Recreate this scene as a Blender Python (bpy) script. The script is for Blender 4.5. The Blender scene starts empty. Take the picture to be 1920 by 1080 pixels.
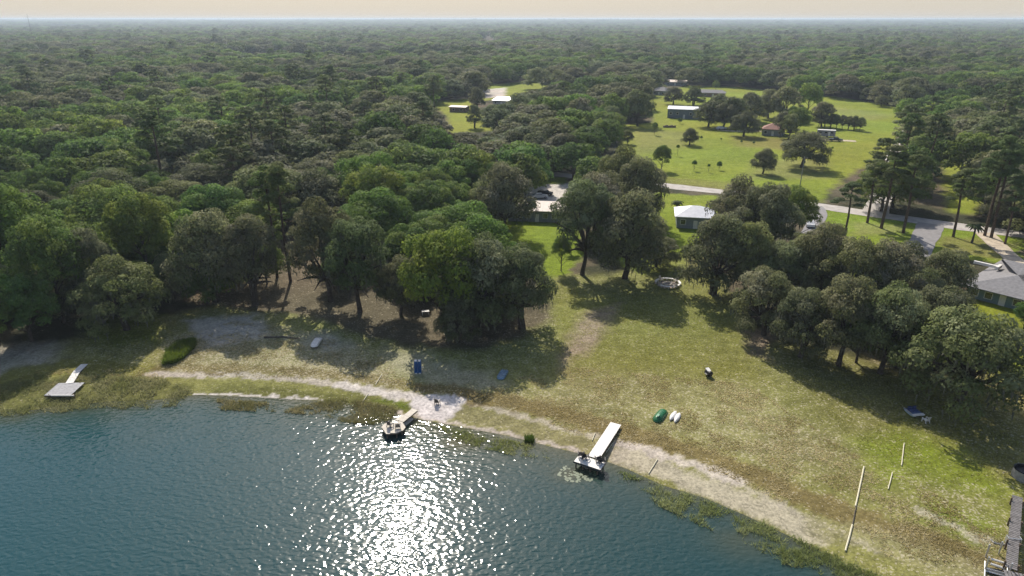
import bpy, math, random
import numpy as np
from mathutils import Vector, Matrix

SC = bpy.context.scene
COL = SC.collection
R_ = math.radians
random.seed(7)
rng = np.random.default_rng(11)

# ------------------------------------------------------------------ camera
CAM_H, PITCH, FPX = 50.0, R_(21.5), 1280.0     # 1920 px wide photograph, 24 mm lens
cam_d = bpy.data.cameras.new('camera'); cam = bpy.data.objects.new('camera', cam_d); COL.objects.link(cam)
cam.location = (0, 0, CAM_H); cam.rotation_euler = (math.pi/2 - PITCH, 0, 0)
cam_d.lens = 24.0; cam_d.sensor_width = 36.0; cam_d.clip_start = 0.5; cam_d.clip_end = 60000
SC.camera = cam

# ------------------------------------------------------------------ light
SUN_EL, SUN_AZ = 42.0, -11.5                    # ahead of the camera, slightly left
world = bpy.data.worlds.new('World'); SC.world = world; world.use_nodes = True
wn = world.node_tree; wn.nodes.clear()
w_out = wn.nodes.new('ShaderNodeOutputWorld'); w_bg = wn.nodes.new('ShaderNodeBackground')
sky = wn.nodes.new('ShaderNodeTexSky'); sky.sky_type = 'NISHITA'; sky.sun_disc = False
sky.sun_elevation = R_(SUN_EL); sky.sun_rotation = R_(SUN_AZ % 360); sky.dust_density = 2.0; sky.air_density = 1.0
tc = wn.nodes.new('ShaderNodeTexCoord'); sp = wn.nodes.new('ShaderNodeSeparateXYZ')
mr = wn.nodes.new('ShaderNodeMapRange'); mr.inputs['From Min'].default_value = 0.0; mr.inputs['From Max'].default_value = 0.30
mr.inputs['To Min'].default_value = 0.92; mr.inputs['To Max'].default_value = 0.0; mr.interpolation_type = 'SMOOTHSTEP'
mx = wn.nodes.new('ShaderNodeMix'); mx.data_type = 'RGBA'
mx.inputs['B'].default_value = (5.1, 4.65, 3.9, 1)
wn.links.new(tc.outputs['Generated'], sp.inputs[0]); wn.links.new(sp.outputs['Z'], mr.inputs['Value'])
wn.links.new(mr.outputs['Result'], mx.inputs['Factor']); wn.links.new(sky.outputs[0], mx.inputs['A'])
wn.links.new(mx.outputs['Result'], w_bg.inputs['Color']); w_bg.inputs['Strength'].default_value = 0.108
wn.links.new(w_bg.outputs[0], w_out.inputs['Surface'])

sun_d = bpy.data.lights.new('sun', 'SUN'); sun_d.energy = 4.7; sun_d.angle = R_(0.5); sun_d.color = (1.0, 0.93, 0.82)
sun = bpy.data.objects.new('sun', sun_d); COL.objects.link(sun); sun.location = (0, 0, 200)
sdir = Vector((math.sin(R_(SUN_AZ))*math.cos(R_(SUN_EL)), math.cos(R_(SUN_AZ))*math.cos(R_(SUN_EL)), math.sin(R_(SUN_EL))))
sun.rotation_euler = sdir.to_track_quat('Z', 'Y').to_euler()

SC.view_settings.view_transform = 'Standard'; SC.view_settings.look = 'None'
SC.view_settings.gamma = 1; SC.view_settings.use_curve_mapping = False
SC.view_settings.exposure = 0.38
SC.render.engine = 'CYCLES'
cy = SC.cycles
cy.max_bounces = 6; cy.diffuse_bounces = 2; cy.glossy_bounces = 2; cy.transmission_bounces = 3
cy.transparent_max_bounces = 6; cy.volume_bounces = 0; cy.caustics_reflective = False; cy.caustics_refractive = False
cy.sample_clamp_indirect = 4.0
cy.use_denoising = True
try: cy.denoiser = 'OPENIMAGEDENOISE'; cy.denoising_prefilter = 'FAST'; cy.denoising_input_passes = 'RGB_ALBEDO_NORMAL'
except Exception: pass

# ------------------------------------------------------------------ place maths
CP, SP = math.cos(PITCH), math.sin(PITCH)
def ray(px, py):
    u = (px-960)/FPX; v = (540-py)/FPX
    return u, CP + v*SP, -SP + v*CP
def on_plane(px, py, z=0.0):
    u, f, d = ray(px, py); t = (z-CAM_H)/d
    return u*t, f*t
def to_px(x, y, z):
    zz = z-CAM_H; depth = y*CP - zz*SP; up = y*SP + zz*CP
    depth = np.maximum(depth, 0.1)
    return 960 + FPX*x/depth, 540 - FPX*up/depth
SHORE_PX = [(-400,790),(-200,778),(0,766),(60,768),(120,760),(200,752),(300,748),(370,739),(430,741),(575,749),(640,753),
  (690,764),(712,769),(740,774),(775,783),(830,793),(900,806),(960,818),(1040,838),(1090,850),(1140,865),(1180,880),
  (1240,908),(1320,932),(1400,966),(1480,1004),(1560,1043),(1640,1085),(1800,1175),(2000,1300)]
_sw = np.array([on_plane(*p) for p in SHORE_PX])
_sw = np.vstack([[-900, _sw[0,1]-60], _sw, [500, _sw[-1,1]-90]])
def shore_s(x, y):
    return (y - np.interp(x, _sw[:,0], _sw[:,1]))*0.93
def hh(x, y):
    s = shore_s(x, y)
    up = 2.4*(1-np.exp(-np.maximum(s,0)/32.0)) + 0.02
    lump = 0.10*np.sin(x*0.21+1.3)*np.sin(y*0.17)*np.clip(s/20,0,1)
    return np.where(s > 0, up+lump, np.maximum(s*0.14, -4.0)+0.02)
def P(px, py, dz=0.0):
    """point of the terrain seen at a pixel of the 1920x1080 photograph"""
    z = 1.0
    for _ in range(6):
        x, y = on_plane(px, py, z); z = float(hh(np.array(x), np.array(y)))
    x, y = on_plane(px, py, z)
    return Vector((x, y, z+dz))
def depth_of(p): return p.y*CP + (CAM_H-p.z)*SP
def gz(x, y): return float(hh(np.array(float(x)), np.array(float(y))))

# value noise for numpy
_perm = np.random.default_rng(3).random((256,256))
def vnoise(x, y, s):
    x = x*s; y = y*s
    xi = np.floor(x).astype(int); yi = np.floor(y).astype(int); fx = x-xi; fy = y-yi
    fx = fx*fx*(3-2*fx); fy = fy*fy*(3-2*fy)
    g = lambda a,b: _perm[a & 255, b & 255]
    return (g(xi,yi)*(1-fx)+g(xi+1,yi)*fx)*(1-fy)+(g(xi,yi+1)*(1-fx)+g(xi+1,yi+1)*fx)*fy
def fbm(x, y, s, o=4):
    r = 0; a = 1; t = 0
    for i in range(o):
        r = r + a*vnoise(x+17.3*i, y-9.1*i, s*2**i); t += a; a *= 0.55
    return r/t

# ------------------------------------------------------------------ naming helpers
def tag(o, label=None, cat=None, group=None, kind=None):
    if label: o['label'] = label
    if cat: o['category'] = cat
    if group: o['group'] = group
    if kind: o['kind'] = kind
    return o
def thing(name, loc, rz=0.0, label=None, cat=None, group=None):
    o = bpy.data.objects.new(name, None); COL.objects.link(o); o.empty_display_size = 0.2
    o.location = loc; o.rotation_euler = (0, 0, rz)
    return tag(o, label, cat, group)
def link(name, me, parent=None, mat=None):
    o = bpy.data.objects.new(name, me); COL.objects.link(o)
    if parent is not None: o.parent = parent
    if mat is not None and len(me.materials) == 0: me.materials.append(mat)
    return o
def mesh_np(name, verts, faces, mat=None, cols=None, smooth=False):
    """faces: (n,k) int array, one k for the whole mesh"""
    me = bpy.data.meshes.new(name)
    verts = np.asarray(verts, dtype=np.float32); faces = np.asarray(faces, dtype=np.int32)
    n, k = faces.shape
    me.vertices.add(len(verts)); me.vertices.foreach_set('co', verts.ravel())
    me.loops.add(n*k); me.loops.foreach_set('vertex_index', faces.ravel())
    me.polygons.add(n); me.polygons.foreach_set('loop_start', np.arange(0, n*k, k, dtype=np.int32))
    me.polygons.foreach_set('loop_total', np.full(n, k, dtype=np.int32))
    if smooth: me.polygons.foreach_set('use_smooth', np.ones(n, dtype=bool))
    me.update(calc_edges=True)
    if cols is not None:
        a = me.color_attributes.new('Col', 'FLOAT_COLOR', 'POINT')
        c = np.ones((len(verts), 4), dtype=np.float32); c[:, :cols.shape[1]] = cols
        a.data.foreach_set('color', c.ravel())
    if mat: me.materials.append(mat)
    return me

class MB:
    """collects boxes, tubes and prisms for ONE mesh object"""
    def __init__(s): s.v = []; s.f = []
    def add(s, vs, fs):
        b = len(s.v); s.v += [tuple(v) for v in vs]; s.f += [tuple(b+i for i in f) for f in fs]; return s
    def box(s, c, size, rz=0.0, rx=0.0, ry=0.0, taper=1.0):
        m = Matrix.Translation(c) @ Matrix.Rotation(rz,4,'Z') @ Matrix.Rotation(ry,4,'Y') @ Matrix.Rotation(rx,4,'X')
        x, y, z = size[0]/2, size[1]/2, size[2]/2
        vs = [m @ Vector(q) for q in ((-x,-y,-z),(x,-y,-z),(x,y,-z),(-x,y,-z),(-x*taper,-y*taper,z),(x*taper,-y*taper,z),(x*taper,y*taper,z),(-x*taper,y*taper,z))]
        return s.add(vs, [(0,3,2,1),(4,5,6,7),(0,1,5,4),(1,2,6,5),(2,3,7,6),(3,0,4,7)])
    def tube(s, pts, rad, n=6, caps=True):
        pts = [Vector(p) for p in pts]
        if not hasattr(rad, '__len__'): rad = [rad]*len(pts)
        rings = []
        for i, p in enumerate(pts):
            d = (pts[min(i+1,len(pts)-1)] - pts[max(i-1,0)]).normalized()
            a = d.orthogonal().normalized() if abs(d.z) < 0.95 else Vector((1,0,0)).cross(d).normalized()
            b = d.cross(a)
            rings.append([p + (a*math.cos(t)+b*math.sin(t))*rad[i] for t in (2*math.pi*k/n for k in range(n))])
        vs = [v for r in rings for v in r]; fs = []
        for i in range(len(pts)-1):
            for k in range(n):
                fs.append((i*n+k, i*n+(k+1)%n, (i+1)*n+(k+1)%n, (i+1)*n+k))
        if caps: fs += [tuple(range(n-1,-1,-1)), tuple((len(pts)-1)*n+k for k in range(n))]
        return s.add(vs, fs)
    def prism(s, pts, z0, z1):
        n = len(pts)
        return s.add([(x,y,z0) for x,y in pts]+[(x,y,z1) for x,y in pts],
            [tuple(range(n-1,-1,-1)), tuple(range(n,2*n))]+[(i,(i+1)%n,n+(i+1)%n,n+i) for i in range(n)])
    def mesh(s, name, mat, smooth=False):
        me = bpy.data.meshes.new(name); me.from_pydata(s.v, [], s.f); me.update()
        if smooth: me.polygons.foreach_set('use_smooth', [True]*len(me.polygons))
        me.materials.append(mat); return me
    def build(s, name, mat, parent=None, smooth=False):
        return link(name, s.mesh(name, mat, smooth), parent)

def copy_tree(o, parent=None):
    c = o.copy(); COL.objects.link(c); c.parent = parent
    for ch in list(o.children): copy_tree(ch, c)
    return c

# ------------------------------------------------------------------ materials
def mat_new(name):
    m = bpy.data.materials.new(name); m.use_nodes = True
    nt = m.node_tree; b = nt.nodes['Principled BSDF']; return m, nt, b
def mat_plain(name, col, rough=0.6, metal=0.0, var=0.12, scale=3.0, spec=0.4, bump=0.0):
    m, nt, b = mat_new(name)
    b.inputs['Roughness'].default_value = rough; b.inputs['Metallic'].default_value = metal
    b.inputs['Specular IOR Level'].default_value = spec
    g = nt.nodes.new('ShaderNodeNewGeometry'); n = nt.nodes.new('ShaderNodeTexNoise'); n.inputs['Scale'].default_value = scale
    n.inputs['Detail'].default_value = 5
    nt.links.new(g.outputs['Position'], n.inputs['Vector'])
    r = nt.nodes.new('ShaderNodeMapRange'); r.inputs['From Min'].default_value = 0.3; r.inputs['From Max'].default_value = 0.7
    r.inputs['To Min'].default_value = 1-var*1.6; r.inputs['To Max'].default_value = 1+var
    nt.links.new(n.outputs['Fac'], r.inputs['Value'])
    mix = nt.nodes.new('ShaderNodeVectorMath'); mix.operation = 'SCALE'; mix.inputs[0].default_value = col
    nt.links.new(r.outputs['Result'], mix.inputs['Scale']); nt.links.new(mix.outputs[0], b.inputs['Base Color'])
    if bump:
        bp = nt.nodes.new('ShaderNodeBump'); bp.inputs['Distance'].default_value = bump
        nt.links.new(n.outputs['Fac'], bp.inputs['Height']); nt.links.new(bp.outputs[0], b.inputs['Normal'])
    return m
def mat_leaf(name, tint_a, tint_b, trans=0.3, rough=0.55):
    """leaf colour = vertex colour x a tint that differs from tree to tree"""
    m, nt, b = mat_new(name)
    a = nt.nodes.new('ShaderNodeAttribute'); a.attribute_name = 'Col'
    oi = nt.nodes.new('ShaderNodeObjectInfo')
    t = nt.nodes.new('ShaderNodeValToRGB'); e = t.color_ramp.elements; t.color_ramp.interpolation = 'LINEAR'
    e[0].position = 0.0; e[0].color = (*tint_a,1); e[1].position = 1.0; e[1].color = (*tint_b,1)
    for pos, c in ((.2,(.80,.82,.78)),(.4,(1.12,1.08,.98)),(.6,(.88,1.02,.85)),(.8,(1.15,1.18,.80)),(.9,(.95,.88,.84))):
        k = e.new(pos); k.color = (*c,1)
    nt.links.new(oi.outputs['Random'], t.inputs['Fac'])
    mu = nt.nodes.new('ShaderNodeMix'); mu.data_type = 'RGBA'; mu.blend_type = 'MULTIPLY'; mu.inputs['Factor'].default_value = 1
    gp = nt.nodes.new('ShaderNodeNewGeometry'); nz = nt.nodes.new('ShaderNodeTexNoise'); nz.inputs['Scale'].default_value = 0.009; nz.inputs['Detail'].default_value = 3
    nt.links.new(gp.outputs['Position'], nz.inputs['Vector'])
    mz = nt.nodes.new('ShaderNodeMapRange'); mz.inputs['From Min'].default_value = 0.33; mz.inputs['From Max'].default_value = 0.67
    mz.inputs['To Min'].default_value = 0.68; mz.inputs['To Max'].default_value = 1.40; nt.links.new(nz.outputs['Fac'], mz.inputs['Value'])
    st = nt.nodes.new('ShaderNodeVectorMath'); st.operation = 'SCALE'; nt.links.new(t.outputs['Color'], st.inputs[0]); nt.links.new(mz.outputs[0], st.inputs['Scale'])
    nt.links.new(a.outputs['Color'], mu.inputs['A']); nt.links.new(st.outputs[0], mu.inputs['B'])
    b.inputs['Roughness'].default_value = 0.7; b.inputs['Specular IOR Level'].default_value = 0.12
    nt.links.new(mu.outputs['Result'], b.inputs['Base Color'])
    tr = nt.nodes.new('ShaderNodeBsdfTranslucent'); nt.links.new(mu.outputs['Result'], tr.inputs['Color'])
    ms = nt.nodes.new('ShaderNodeMixShader'); ms.inputs[0].default_value = trans
    nt.links.new(b.outputs[0], ms.inputs[1]); nt.links.new(tr.outputs[0], ms.inputs[2])
    nt.links.new(ms.outputs[0], nt.nodes['Material Output'].inputs['Surface'])
    return m

M = {}
M['oak'] = mat_leaf('oak_foliage', (1.15,1.05,1.1), (0.85,1.05,0.75), 0.42)
M['broad'] = mat_leaf('broadleaf_foliage', (0.78,0.95,0.9), (1.25,1.12,0.8), 0.45)
M['pine'] = mat_leaf('pine_foliage', (1.1,1.05,0.9), (0.85,0.95,0.9), 0.38)
M['blade'] = mat_leaf('grass_blades', (1,1,1), (1,1,1), 0.55)
M['moss'] = mat_plain('hanging_moss_grey', (0.125,0.125,0.095), 0.95, spec=0.1)
M['bark'] = mat_plain('grey_bark', (0.075,0.06,0.05), 0.95, var=0.3, scale=2.5, spec=0.1, bump=0.05)
M['pinebark'] = mat_plain('pine_bark', (0.11,0.075,0.055), 0.95, var=0.3, scale=3, spec=0.1, bump=0.05)
M['white'] = mat_plain('white_paint', (0.72,0.70,0.66), 0.5, var=0.06)
M['deck_pale'] = mat_plain('pale_weathered_decking', (0.58,0.53,0.45), 0.8, var=0.12, scale=4)
M['deck_grey'] = mat_plain('grey_weathered_decking', (0.36,0.36,0.37), 0.8, var=0.14, scale=2.5)
M['deck_dark'] = mat_plain('dark_weathered_decking', (0.17,0.16,0.16), 0.85, var=0.25, scale=2.5)
M['wood'] = mat_plain('brown_post_wood', (0.14,0.10,0.07), 0.85, var=0.25)
M['black'] = mat_plain('black_plastic', (0.018,0.018,0.02), 0.55)
M['dkgrey'] = mat_plain('dark_grey_metal', (0.05,0.055,0.06), 0.5)
M['alu'] = mat_plain('aluminium', (0.55,0.56,0.57), 0.4, metal=0.6)
M['green'] = mat_plain('green_hull_paint', (0.02,0.13,0.05), 0.3, var=0.15)
M['blue'] = mat_plain('blue_plastic', (0.01,0.11,0.33), 0.35)
M['bluegrey'] = mat_plain('blue_grey_hull_paint', (0.16,0.25,0.33), 0.45, var=0.2)
M['steel'] = mat_plain('galvanised_roof_metal', (0.62,0.63,0.66), 0.45, metal=0.15, var=0.08, scale=1.0)
M['palroof'] = mat_plain('pale_roof_coating', (0.62,0.52,0.45), 0.6, var=0.06, scale=1.0)
M['shingle'] = mat_plain('grey_shingles', (0.20,0.195,0.20), 0.9, var=0.15, scale=2.0, bump=0.03)
M['redroof'] = mat_plain('faded_red_shingles', (0.26,0.13,0.10), 0.85, var=0.12, scale=1.5)
M['wallgrey'] = mat_plain('grey_wall_boards', (0.22,0.25,0.27), 0.8, var=0.08)
M['wallteal'] = mat_plain('pale_teal_wall_boards', (0.17,0.24,0.245), 0.8, var=0.08)
M['wallcream'] = mat_plain('cream_wall_boards', (0.42,0.40,0.36), 0.8, var=0.08)
M['wallbrick'] = mat_plain('brown_brick_wall', (0.22,0.15,0.11), 0.85, var=0.15)
M['wallblue'] = mat_plain('slate_blue_barn_siding', (0.13,0.16,0.20), 0.7, var=0.08)
M['glass'] = mat_plain('dark_window_glass', (0.02,0.03,0.04), 0.08, spec=0.8)
M['asphalt'] = mat_plain('pale_worn_asphalt', (0.40,0.37,0.34), 0.9, var=0.14, scale=0.6)
M['asphalt2'] = mat_plain('grey_driveway_asphalt', (0.22,0.21,0.21), 0.9, var=0.12, scale=0.8)
M['sandtrack'] = mat_plain('sandy_track', (0.44,0.37,0.28), 0.95, var=0.2, scale=0.8)
M['stone'] = mat_plain('pale_concrete_blocks', (0.58,0.52,0.44), 0.9, var=0.1)
M['ash'] = mat_plain('ash_and_stones', (0.30,0.25,0.22), 0.95, var=0.4, scale=4)
M['pvc'] = mat_plain('cream_plastic_pipe', (0.62,0.58,0.42), 0.5, var=0.06)
M['concrete'] = mat_plain('weathered_concrete', (0.30,0.29,0.27), 0.9, var=0.15)
M['carpaint_w'] = mat_plain('white_car_paint', (0.7,0.7,0.7), 0.25, var=0.02)
M['carpaint_d'] = mat_plain('dark_car_paint', (0.03,0.035,0.045), 0.25, var=0.05)
M['tyre'] = mat_plain('tyre_rubber', (0.02,0.02,0.02), 0.9)
M['log'] = mat_plain('dead_grey_wood', (0.10,0.085,0.07), 0.9, var=0.3)

# ------------------------------------------------------------------ ground colours
def in_poly(px, py, poly):
    n = len(poly); r = np.zeros(px.shape, bool); j = n-1
    for i in range(n):
        xi, yi = poly[i]; xj, yj = poly[j]
        if yi != yj:
            r ^= ((yi > py) != (yj > py)) & (px < (xj-xi)*(py-yi)/(yj-yi)+xi)
        j = i
    return r
def seg_dist(x, y, pts):
    d = np.full(x.shape, 1e9)
    for a, b in zip(pts[:-1], pts[1:]):
        ax, ay = a; bx, by = b; dx, dy = bx-ax, by-ay; L = dx*dx+dy*dy+1e-9
        t = np.clip(((x-ax)*dx+(y-ay)*dy)/L, 0, 1)
        d = np.minimum(d, np.hypot(x-ax-t*dx, y-ay-t*dy))
    return d
C_SAND=(0.50,0.44,0.37); C_WHITE=(0.64,0.58,0.53); C_TAN=(0.27,0.245,0.12); C_OLIVE=(0.195,0.185,0.045)
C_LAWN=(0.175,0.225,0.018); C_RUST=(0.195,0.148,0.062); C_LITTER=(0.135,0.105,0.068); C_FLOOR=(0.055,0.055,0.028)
C_REED=(0.15,0.15,0.045); C_MEAD=(0.235,0.228,0.072); C_FIELD=(0.215,0.250,0.024); C_MUD=(0.10,0.085,0.05)
C_DUST=(0.30,0.22,0.16)
def clearing(x, y): return np.where((y > 560), fbm(x+4000, y*0.55, 0.006, 3), 0)
def W(pts): return [tuple(P(*p)[:2]) for p in pts]
# polygons in photograph pixels -> ground polygons: (points, colour, speckle, edge metres, strength)
AREAS = [
 # far fields and gardens
 ([(1160,335),(1165,235),(1225,230),(1215,180),(1290,160),(1400,164),(1480,176),(1560,180),(1700,203),(1690,260),(1640,300),(1560,350),(1540,378),(1340,350),(1235,340)], C_FIELD, .25, 3, 1),
 ([(1400,335),(1560,335),(1545,300),(1420,300)], C_MEAD, .3, 6, .7), ([(1175,238),(1300,250),(1290,275),(1190,292)], C_MEAD, .3, 8, .6),
 ([(1370,253),(1500,262),(1480,282),(1380,274)], C_RUST, .2, 6, .5), ([(1240,330),(1420,345),(1400,360),(1240,350)], C_OLIVE, .2, 5, .8), ([(1560,200),(1680,215),(1640,225),(1570,215)], C_MEAD, .2, 8, .6),
 ([(1230,360),(1345,370),(1345,440),(1290,470),(1240,470),(1225,400)], C_LAWN, .15, 2, 1),
 ([(1240,362),(1340,368),(1335,388),(1250,388)], C_FIELD, .3, 1.5, 1),
 ([(1150,400),(1290,400),(1290,520),(1200,520),(1150,480)], C_LAWN, .12, 2, 1),
 ([(940,408),(1080,408),(1090,470),(1070,520),(1020,540),(950,450)], C_LAWN, .12, 1.5, 1),
 ([(985,345),(1110,345),(1110,388),(985,388)], C_WHITE, .2, 1, 1),
 ([(990,325),(1060,325),(1060,346),(990,346)], C_LAWN, .1, 1, 1),
 ([(1040,275),(1120,275),(1120,310),(1040,310)], C_FIELD, .3, 2, 1),
 ([(1525,388),(1925,445),(1925,500),(1760,480),(1530,470)], C_LAWN, .3, 1.5, 1),
 ([(1600,415),(1700,425),(1690,450),(1600,440)], C_MEAD, .4, 3, .7),
 ([(1760,440),(1900,455),(1900,490),(1760,470)], C_RUST, .3, 3, .6),
 ([(1780,400),(1760,280),(1830,280),(1840,400)], C_FIELD, .3, 3, 1),
 ([(1660,560),(1925,560),(1925,720),(1830,700),(1680,640)], C_LAWN, .15, 3, 1),
 ([(1500,440),(1700,440),(1700,600),(1560,640),(1500,560)], C_LAWN, .2, 3, .8),
 ([(800,190),(880,185),(905,215),(930,245),(845,250),(840,220)], C_FIELD, .2, 3, 1),
 ([(890,162),(950,156),(1050,143),(1060,158),(945,185),(900,190)], C_FIELD, .3, 3, 1),
 ([(900,168),(950,164),(945,182),(900,184)], C_WHITE, .3, 3, .9),
 ([(1010,144),(1045,144),(1040,156),(1010,156)], C_SAND, .3, 3, .8),
 ([(-20,305),(40,300),(40,330),(-20,330)], C_FIELD, .2, 2, 1),
 ([(-20,297),(45,295),(40,303),(-20,304)], C_SAND, .2, 1, 1),
 # pine straw and litter below the woods
 ([(330,560),(450,470),(520,400),(620,395),(780,420),(1000,520),(1035,600),(1040,660),(780,650),(500,590)], C_LITTER, .35, 3, 1),
 ([(540,395),(605,395),(605,440),(550,440)], C_FIELD, .2, 2, .6),
 # shore meadow
 ([(-60,700),(120,640),(260,600),(420,570),(640,610),(760,650),(900,660),(1035,600),(1035,520),(1180,510),(1300,520),(1420,620),(1560,660),(1700,700),(2000,760),(2000,1300),(1300,1000),(700,800),(-60,800)], C_MEAD, .55, 2.5, 1),
 ([(1030,520),(1130,560),(1330,520),(1400,600),(1430,700),(1400,740),(1180,780),(1100,740),(1040,640)], C_OLIVE, .35, 4, .85),
 ([(1220,480),(1330,480),(1360,560),(1250,600),(1200,540)], C_MEAD, .2, 4, .6),
 ([(1060,640),(1100,585),(1160,570),(1140,620),(1060,700)], C_DUST, .4, 3, .85),
 ([(1400,620),(1460,620),(1450,680),(1405,670)], C_DUST, .2, 2, .9),
 ([(1430,660),(1920,700),(1920,860),(1800,850),(1640,860),(1480,830)], C_REED, .45, 5, .6),
 ([(1040,690),(1230,660),(1230,740),(1080,740)], C_OLIVE, .3, 5, .6),
 ([(940,740),(1100,690),(1400,720),(1600,850),(1500,890),(1230,820)], C_TAN, .8, 5, .5),
 ([(1590,830),(1700,800),(1820,850),(1930,930),(1900,960),(1640,900)], C_LAWN, .35, 4, .8),
 ([(1680,880),(1880,930),(1860,1000),(1700,930)], C_MEAD, .9, 4, .7),
 ([(1720,930),(1860,970),(1850,1010),(1740,970)], C_LAWN, .4, 3, .7),
 ([(440,600),(700,650),(760,720),(600,712),(300,700),(320,640)], C_TAN, .95, 4, .9),
 ([(580,640),(720,690),(700,720),(520,700)], C_TAN, 1.0, 3, .8),
 ([(350,600),(480,585),(500,630),(400,650)], C_WHITE, .9, 2, .7),
 ([(570,625),(640,625),(660,650),(600,665)], C_SAND, .8, 3, .6),
 ([(720,650),(800,660),(960,715),(940,735),(820,720),(730,690)], C_SAND, .8, 3, .4),
 ([(-60,660),(100,640),(120,680),(-60,720)], C_SAND, .6, 3, .7),
 ([(160,600),(300,590),(300,640),(190,650)], C_LAWN, .3, 3, .7),
 ([(-60,720),(60,690),(140,680),(300,690),(380,715),(360,760),(200,770),(-60,790)], C_REED, .3, 1.5, 1),
 ([(-60,715),(60,680),(170,670),(300,690),(300,705),(100,705),(-60,740)], C_OLIVE, .4, 1.5, .9),
 ([(400,722),(640,728),(760,758),(740,800),(600,790),(380,765)], C_REED, .3, 1.5, .95),
 ([(700,745),(760,752),(765,768),(720,762)], (0.12,0.15,0.02), .1, .8, .9),
]
# bands along the shore: (pixel polyline, half width m, colour, speckle, strength)
BANDS = [
 ([(280,702),(450,703),(560,712),(640,720),(720,733),(790,745)], 0.8, C_SAND, .5, .95),
 ([(250,712),(430,716),(560,724),(650,738)], 0.7, C_MEAD, .3, .8),
 ([(300,690),(460,690),(600,700),(700,712),(800,728)], 1.1, C_RUST, .6, .6),
 ([(790,728),(840,730),(880,742)], 1.2, C_RUST, .5, .8),
 ([(870,752),(960,775),(1080,812),(1150,825)], 0.6, C_SAND, .7, .7),
 ([(865,775),(960,798),(1080,832),(1160,850)], 1.6, C_TAN, .4, .8),
 ([(870,742),(1000,762),(1110,792),(1180,812),(1290,845),(1400,885),(1500,930),(1620,975),(1760,1020),(1900,1075)], 1.7, C_RUST, .35, .85),
 ([(1165,832),(1230,848),(1300,872),(1385,903)], 0.9, C_SAND, .5, 1.0),
 ([(1385,905),(1460,945),(1540,985),(1640,1030)], 0.5, C_SAND, .8, .6),
 ([(1165,855),(1240,880),(1330,915),(1430,955),(1520,1000)], 1.6, C_SAND, .9, .65),
 ([(1540,990),(1640,1010),(1760,1050),(1880,1095)], 1.8, C_TAN, .6, .7),
 ([(1730,960),(1790,990),(1850,1015)], .6, C_SAND, .9, .6),
 ([(370,739),(430,741),(575,747),(600,750)], 0.35, C_WHITE, .1, 1),
 ([(712,767),(775,780),(830,790),(900,803),(960,815),(1040,835),(1090,847)], 0.42, C_SAND, .1, 1),
 ([(640,722),(720,738),(790,748)], 0.9, C_WHITE, .3, .9),
]
BEACH = [(775,745),(800,738),(850,741),(872,750),(862,765),(838,790),(790,784),(765,762)]
def paint(x, y):
    px, py = to_px(x, y, hh(x, y))
    n1 = fbm(x, y, 0.09, 4); n2 = fbm(x+50, y+9, 0.5, 4); n3 = fbm(x-31, y+77, 0.02, 3)
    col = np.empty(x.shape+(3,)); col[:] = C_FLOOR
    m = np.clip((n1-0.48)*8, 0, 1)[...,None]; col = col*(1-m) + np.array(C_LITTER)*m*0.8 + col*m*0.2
    spk = np.full(x.shape, 0.15)
    xa = x + (fbm(x+5,y,0.35,3)-0.5)*4; ya = y + (fbm(x,y+40,0.35,3)-0.5)*4
    xb = x + (fbm(x+5,y,1.1,3)-0.5)*1.6; yb = y + (fbm(x,y+40,1.1,3)-0.5)*1.6
    def blend(a, c, s):
        nonlocal col, spk
        col = col*(1-a[...,None]) + np.array(c)*a[...,None]; spk = spk*(1-a) + s*a
    for poly, c, s, edge, k in AREAS:
        w = W(poly); w = w+[w[0]]
        wx = [p[0] for p in w]; wy = [p[1] for p in w]
        e = edge*1.5
        sel = (x > min(wx)-e)&(x < max(wx)+e)&(y > min(wy)-e)&(y < max(wy)+e)
        if not sel.any(): continue
        sx, sy = xa[sel], ya[sel]
        d = seg_dist(sx, sy, w); ins = in_poly(sx, sy, w[:-1])
        sd = np.where(ins, d, -d)
        a = np.zeros(x.shape); a[sel] = np.clip(0.5+sd/edge, 0, 1)*k
        a = np.clip(a*(0.75+0.5*n2), 0, 1) if k < 1 else a
        blend(a, c, s)
    for line, hw, c, s, k in BANDS:
        w = W(line)
        d = seg_dist(xb, yb, w)
        a = np.clip((hw*(0.6+0.8*n2)-d)/(hw*0.5)+0.5, 0, 1)*k
        blend(a, c, s)
    w = W(BEACH); w = w+[w[0]]; d = seg_dist(xb, yb, w); sd = np.where(in_poly(xb, yb, w[:-1]), d, -d)
    blend(np.clip(0.5+sd/0.6, 0, 1), (0.66,0.61,0.58), 0.03)
    col = col*0.80
    # a wet dark edge and lake bed
    s = shore_s(x, y)
    blend(np.clip(-s/0.8, 0, 1), C_MUD, .1)
    blend(np.clip((clearing(x, y)-0.665)*40, 0, 1), np.array(C_FIELD)*.8, .3)
    # broad natural mottling
    col *= (0.80+0.42*n1)[...,None]
    g = np.clip((n3-0.5)*3, -1, 1)
    col[...,0] *= 1+0.10*g; col[...,1] *= 1-0.03*g
    # mower lines on the lawns and worn ground show as very weak stripes
    col *= (1+0.04*np.sin((x*0.25+y)*2.4)*np.clip(n2,0,1))[...,None]
    return col, np.clip(spk, 0, 1)

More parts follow.
